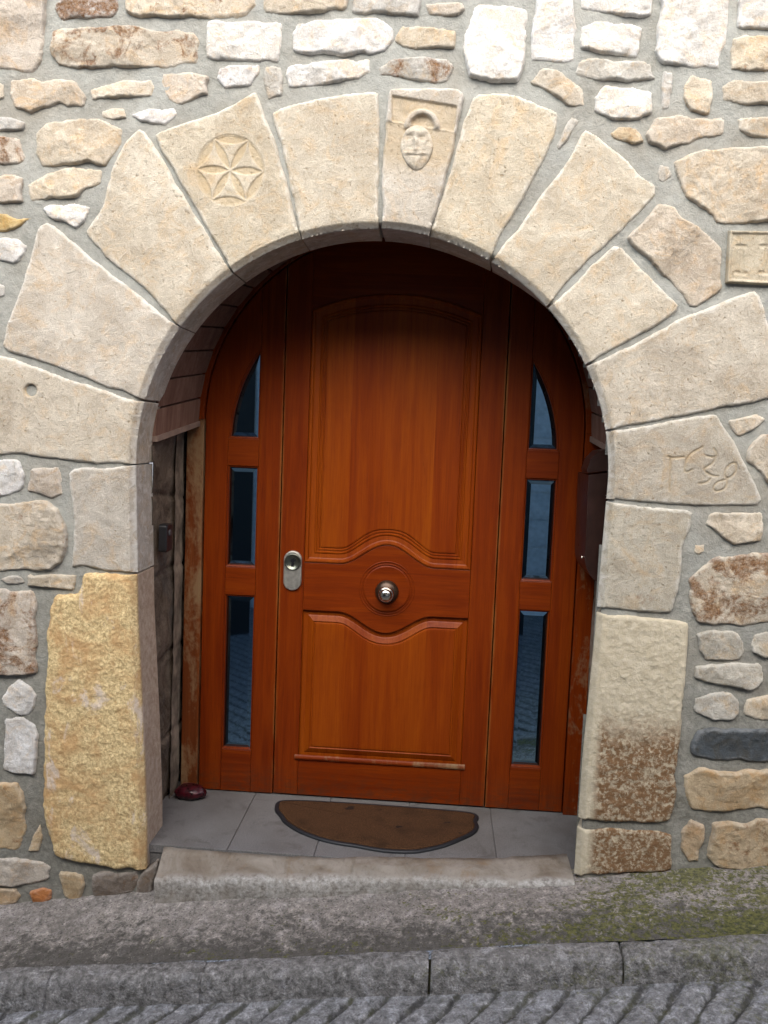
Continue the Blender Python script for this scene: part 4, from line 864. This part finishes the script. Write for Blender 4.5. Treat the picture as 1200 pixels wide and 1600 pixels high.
# kerb stones
KX = [-14+0.8*i for i in range(15)]
jx = [-1.66, -1.02, -0.50, 0.245, 0.855, 1.50, 2.15]
xall = sorted([-14+0.7*i for i in range(17)]+jx+[2.8+0.7*i for i in range(17)]); xall = [x for x in xall if not (-2.2 < x < -1.70)]
mb = MB(); V_all = []; F_all = []; nb = 0
for a, b in zip(xall[:-1], xall[1:]):
    if b-a < 0.1: continue
    a_ok = lambda q_: abs(q_-0.245) < 0.01 or abs(q_-0.855) < 0.01 or abs(q_) > 1.4
    vis = -1.8 < a < 1.8; n = max(2, int((b-a)/(0.010 if vis else 0.2))); gp = 0.004 if a_ok(b) else 0.0006; xs3 = np.linspace(a+(0.004 if a_ok(a) else 0.0006), b-gp, n)
    prf = [(KB+0.004, -0.16), (KB+0.002, -0.004), (KB-0.004, 0.0005), (KB-0.02, 0.001), (KB-0.045, 0.0), (KB-0.064, -0.002), (KB-0.074, -0.007), (KB-0.081, -0.015), (KB-0.086, -0.028), (KB-0.092, -0.055), (KB-0.098, -0.085), (KB-0.103, -0.12)]
    k0 = rr.uniform(-0.002, 0.002); V = np.array([(x, y, zg(x, KB)+dz+k0) for x in xs3 for y, dz in prf])
    if vis: V[:, 2] += 0.0030*fbm(V, 22, 4, 500)+0.003*fbm(V, 4, 2, 505); V[:, 1] += 0.005*fbm(V, 16, 4, 510)
    e0 = np.minimum(V[:, 0]-a+(0 if a_ok(a) else 0.008), b-V[:, 0]+(0 if a_ok(b) else 0.008)); V[:, 2] -= 0.006*np.clip(1-e0/0.012, 0, 1)
    m_ = len(prf); Fc = [(nb+i*m_+j, nb+i*m_+j+1, nb+(i+1)*m_+j+1, nb+(i+1)*m_+j) for i in range(n-1) for j in range(m_-1)]
    Fc += [tuple(nb+j for j in range(m_-1, -1, -1)), tuple(nb+(n-1)*m_+j for j in range(m_))]
    V_all.append(V); F_all += Fc; nb += len(V)
tag(mesh_obj('kerb', np.vstack(V_all), F_all, MAT_KERB), kind='structure')
mb = MB(); mb.add([(x, y, zg(x, KB)-0.03-dz) for x in (-14, 14) for y, dz in ((KB, 0.005), (KF+0.035, 0.01), (KF+0.014, 0.07))], [(0, 3, 4, 1), (1, 4, 5, 2)])
tag(mb.build('kerb_bed', MAT_GROOVE), kind='structure')
# road of ribbed concrete: slanting grooves with dirt in them
def zr(x, y):
    g = (x*0.82-(y-KF)*0.60+0.006*math.sin(x*19)+0.005*math.sin(y*31)) / 0.094
    f_ = abs(g-math.floor(g)-0.5); fade = min(1, max(0, (KF+0.01-y)/0.02))
    return zroad(x, y)-0.014*max(0, 1-(0.5-f_)/0.16)*fade if -2.2 < x < 2.2 and y > -1.9 else zroad(x, y)
tag(sheet('road', dens(-1.6, 1.8, -14, 14, 0.0085, 0.15), -dens(0.9, 1.42, -KF-0.02, 5.6, 0.0085, 0.15)[::-1], zr, MAT_ROAD, 0.0026, 600), kind='structure')
tag(sheet('ground', np.linspace(-160, 160, 9), np.linspace(-160, 160, 9), lambda x, y: -4.0, MAT_ROAD, 0, 1), kind='structure')

# small chips and grit lying on the pavement and in the doorway
r3 = np.random.default_rng(77); mb = MB()
for i in range(420):
    if i < 330: x = r3.uniform(-1.5, 1.6); y = r3.uniform(KB+0.01, -0.67); zz = zg(x, y)+0.001
    elif i < 375: x = r3.uniform(-1.5, 1.6); y = r3.uniform(-1.15, KF-0.01); zz = zroad(x, y)-0.004
    else: x = r3.uniform(-0.8, 0.75); y = r3.uniform(-0.48, -0.03); zz = 0.0005
    s_ = r3.uniform(0.0012, 0.0042)*(1.0 if i < 375 else 0.7)
    q = r3.normal(size=(6, 3)); q = np.array([(1, 0, 0), (-1, 0, 0), (0, 1, 0), (0, -1, 0), (0, 0, .6), (0, 0, -.5)])*(1+0.35*q[:, :1])
    a = r3.uniform(0, 6.28); ca, sa = math.cos(a), math.sin(a)
    q = q@np.array([[ca, sa, 0], [-sa*0.7, ca*0.7, 0], [0, 0, 1]])*s_+np.array([x, y, zz+s_*0.3])
    mb.add(q, [(0, 2, 4), (2, 1, 4), (1, 3, 4), (3, 0, 4), (2, 0, 5), (1, 2, 5), (3, 1, 5), (0, 3, 5)])
k = NB('grit'); wn = k.n('ShaderNodeTexWhiteNoise'); k.put(wn.inputs['Vector'], k.scalevec((60, 60, 1))); v_ = wn.outputs['Value']
MAT_GRIT = k.done(k.mix(k.ramp(v_, 0.3, 0.9), (0.035, 0.032, 0.028), (0.42, 0.39, 0.34)), 0.9)
tag(mb.build('grit', MAT_GRIT), 'tiny stone chips and grit scattered on the pavement and doorway tiles', kind='stuff')

# ------------------------------------------------------------------ loose things
# half round doormat
MO = np.array([(-0.433,-0.108),(-0.425,-0.075),(-0.36,-0.058),(-0.2,-0.050),(0.031,-0.050),(0.25,-0.055),(0.385,-0.062),(0.425,-0.075),(0.440,-0.105),(0.425,-0.150),(0.436,-0.190),(0.418,-0.255),(0.350,-0.330),(0.290,-0.390),(0.215,-0.435),(0.180,-0.452),(0.110,-0.462),(0.033,-0.460),(-0.060,-0.435),(-0.120,-0.428),(-0.199,-0.405),(-0.300,-0.345),(-0.370,-0.270),(-0.395,-0.215),(-0.425,-0.170)])
P = ccw(MO)
for _ in range(2):
    a = P*0.75+np.roll(P, -1, 0)*0.25; b = P*0.25+np.roll(P, -1, 0)*0.75; P = np.stack([a, b], 1).reshape(-1, 2)
mat_ = thing('doormat', 'half round brown coir doormat with a black scalloped rubber rim on the grey tiles', 'doormat', (0, -0.25, 0))
def hstack(P, prof, cap=True):
    n = len(P); V = []; Fc = []
    for d, z in prof: V += [(a, b, z) for a, b in (inset(P, d) if d else P)]
    for k_ in range(len(prof)-1):
        for i in range(n): j = (i+1) % n; Fc.append((k_*n+i, k_*n+j, (k_+1)*n+j, (k_+1)*n+i))
    if cap: Fc.append(tuple(range((len(prof)-1)*n, len(prof)*n)))
    m2 = MB(); m2.add(V, Fc); return m2
hstack(P, [(0, 0.0005), (0, 0.007), (0.004, 0.011), (0.014, 0.011), (0.018, 0.008)]).build('rubber_rim', MAT_RUBBER, mat_, True)
hstack(P, [(0.0165, 0.006), (0.017, 0.0125), (0.022, 0.0145), (0.03, 0.0148)]).build('coir_pile', MAT_COIR, mat_, True)
# dark red glossy cushion shaped door stop
ua, va = np.meshgrid(np.linspace(0, 2*math.pi, 64, endpoint=False), np.linspace(0, math.pi, 28))
lob = 1+0.05*np.cos(5*ua+0.6)
X = 0.078*np.sign(np.cos(ua))*np.abs(np.cos(ua))**0.85*np.sin(va)**0.7*lob; Y = 0.052*np.sign(np.sin(ua))*np.abs(np.sin(ua))**0.85*np.sin(va)**0.7*lob
Z = 0.034+0.034*np.cos(va)
pp = np.c_[X.ravel(), Y.ravel(), Z.ravel()]; pp[:, 2] += 0.005*fbm(pp, 26, 3, 700)*np.sin(va).ravel()+0.006*np.exp(-((pp[:, 0]+0.01)/0.03)**2)*np.cos(va).ravel(); pp[:, 2] = np.maximum(pp[:, 2], 0.001)
i2 = np.arange(64*28).reshape(28, 64); q4 = np.stack([i2[:-1], np.roll(i2[:-1], -1, 1), np.roll(i2[1:], -1, 1), i2[1:]], -1).reshape(-1, 4)[:, ::-1]
o = mesh_obj('door_stop', pp+np.array([0, 0, 0]), q4, MAT_RED); o.location = (-0.808, -0.088, 0.0); o.scale = (0.88, 0.9, 0.82)
tag(o, 'small dark red glossy cushion lying on the tiles in the corner of the doorway', 'door stop')
# doorbell on the left reveal
bell = thing('doorbell', 'small black doorbell unit on the rough stone inside the doorway', 'doorbell', (-0.88, -0.29, 1.16))
def rbox(c_, hx, hy, hz, r, name, mat, root):       # rounded plate facing +x
    pts = [(c_[1]+s1*(hy-r)+r*math.cos(t), c_[2]+s2*(hz-r)+r*math.sin(t)) for s1, s2, t0 in ((1, 1, 0), (-1, 1, 0.5), (-1, -1, 1), (1, -1, 1.5)) for t in np.linspace(t0*math.pi, (t0+0.5)*math.pi, 6)]
    m2 = stack(pts, [(0, -hx), (0, hx-0.004), (0.004, hx)])
    m2.v = [(c_[0]+y, x, z) for x, y, z in m2.v]
    return m2.build(name, mat, root)
rbox((-0.868, -0.30, 1.16), 0.016, 0.038, 0.055, 0.012, 'housing', MAT_BLACK, bell); rbox((-0.851, -0.30, 1.18), 0.004, 0.014, 0.014, 0.012, 'push_button', plain('button', (0.05, 0.05, 0.055), 0.3), bell)
# mailbox on the right reveal
mail = thing('mailbox', 'dark brown metal mailbox hanging inside the right jamb beside the door', 'mailbox', (0.88, -0.2, 1.08))
def xzprof(pts, y0, y1, name, mat):
    n = len(pts); m2 = MB(); m2.add([(a, y, b) for y in (y0, y0+0.004, y1) for a, b in pts], [(k_*n+i, k_*n+(i+1) % n, (k_+1)*n+(i+1) % n, (k_+1)*n+i) for k_ in range(2) for i in range(n)]+[tuple(range(n))[::-1], tuple(range(2*n, 3*n))])
    return m2.build(name, mat, mail)
xzprof([(0.886, 1.055)]+[(0.886-0.112*math.sin(t), 1.165-0.110*math.cos(t)) for t in np.linspace(0.25, math.pi/2, 10)]+[(0.768, 1.48), (0.886, 1.50)], -0.33, -0.08, 'body', MAT_MAILBOX)
xzprof([(0.886, 1.508), (0.764, 1.488), (0.760, 1.500), (0.772, 1.540), (0.80, 1.572), (0.84, 1.58), (0.886, 1.58)], -0.335, -0.20, 'lid', MAT_MAILBOX)
lk = lathe([(0.007, 0), (0.007, -0.003), (0.004, -0.005), (0.001, -0.005)], 0, 0, 16); lk.v = [(0.768+y, -0.30+x, 1.16+z) for x, y, z in lk.v]; lk.build('lock', MAT_KNOB, mail, True)
mb = MB(); V = []
for i, t in enumerate(np.linspace(0, 1, 9)): V += [(0.80+0.055*t, -0.30, 1.50+0.018*t+0.02*math.sin(t*5)), (0.80+0.055*t, -0.18, 1.498+0.018*t+0.02*math.sin(t*5))]
V += [(a, b, c2+0.0015) for a, b, c2 in V]; n = 18
mb.add(V, [(2*i, 2*i+1, 2*i+3, 2*i+2) for i in range(8)]+[(n+2*i+2, n+2*i+3, n+2*i+1, n+2*i) for i in range(8)]+[(2*i, 2*i+2, n+2*i+2, n+2*i) for i in range(8)]+[(0, n, n+1, 1), (16, 17, n+17, n+16)])
tag(mb.build('letter', MAT_PAPER), 'curled piece of pale paper poking out of the mailbox top', 'letter')
# carved plaque
def plq(a, b): return outl('P', [(1100+a/12, 340+b/12)], WY-0.02)[0]
PQ = [plq(470, 230), plq(415, 1220), plq(1900, 1300), plq(1900, 255)]
pq = ccw(np.array(PQ))
XX, ZZ = np.meshgrid(np.linspace(0, 1, 190), np.linspace(0, 1, 110))
TL, BL, BR, TRr = [np.array(v) for v in PQ]
G = (TL[None]*((1-XX)*(1-ZZ)).ravel()[:, None]+TRr[None]*(XX*(1-ZZ)).ravel()[:, None]+BL[None]*((1-XX)*ZZ).ravel()[:, None]+BR[None]*(XX*ZZ).ravel()[:, None])
ed = np.minimum(np.minimum(XX, 1-XX)*0.30, np.minimum(ZZ, 1-ZZ)*0.192).ravel()
h = 0.026*np.clip(ed/0.004, 0, 1)**0.5-0.006*(1/(1+np.exp(-(ed-0.0125)/0.0012)))
strokes = []
for xb in (690, 1150):
    strokes += [[plq(xb+20, 540), plq(xb+25, 1035)], [plq(xb-70, 535), plq(xb+80, 542)], [plq(xb-90, 1030), plq(xb+80, 1042)]]
h = h+poly_field(strokes, 0.009, 0.0045)(G)
h += 0.0012*fbm(np.c_[G, np.zeros(len(G))], 40, 4, 800)
V = np.c_[G[:, 0], WY-h, G[:, 1]]; i2 = np.arange(XX.size).reshape(XX.shape)
q4 = np.stack([i2[:-1, :-1], i2[1:, :-1], i2[1:, 1:], i2[:-1, 1:]], -1).reshape(-1, 4)
o = mesh_obj('wall_plaque', V, q4, MAT_CUT); o.color = (0.62, 0.555, 0.43, 1); o['stain'] = 0.0
tag(o, 'small rectangular carved stone plaque with an upright letter set in the wall', 'plaque')

# ------------------------------------------------------------------ unseen house opposite, added and sized for its shade and pane reflections
op = thing('added_opposite_house', 'unseen house added across the narrow street for its shade and pane reflections, with blue grey and dark doors', 'house', (0, -5.0, -0.5))
OY = -5.0
mb = MB(); mb.box((-13, OY-5, -3), (13, OY, 4.3)); mb.build('wall', plain('pale_render', (0.34, 0.32, 0.29), 0.9, 0, 0.2, 4, 0.15), op)
mb = MB(); mb.box((-13.2, OY-5.2, 4.3), (13.2, OY+0.25, 4.45)); mb.build('roof', plain('roof_tile', (0.25, 0.12, 0.07), 0.9), op)
mb = MB(); mb.box((-3.6, OY-0.05, -2), (-0.5, OY+0.04, 2.8)); mb.build('added_gate', plain('dark_reflection_paint', (0.015, 0.017, 0.02), 0.6), op)  # added dark surface for the left panes to reflect
mb = MB(); mb.box((0.5, OY-0.05, -1.0), (3.0, OY+0.04, 2.5))
for i in range(9): mb.box((0.52, OY+0.04, 0.0+0.27*i), (2.98, OY+0.055, 0.24+0.27*i))
mb.build('added_garage_door', plain('blue_reflection_paint', (0.66, 0.72, 0.77), 0.45), op)  # added pale blue surface, gives the right panes their bluish reflection
for xw in (-8.5, -5.5, 4.2, 7.5):
    for zw in (1.0, 2.7):
        mb = MB(); mb.box((xw, OY-0.03, zw), (xw+0.9, OY+0.05, zw+1.3)); mb.build('window', plain('shutter', (0.03, 0.028, 0.027), 0.4), op)
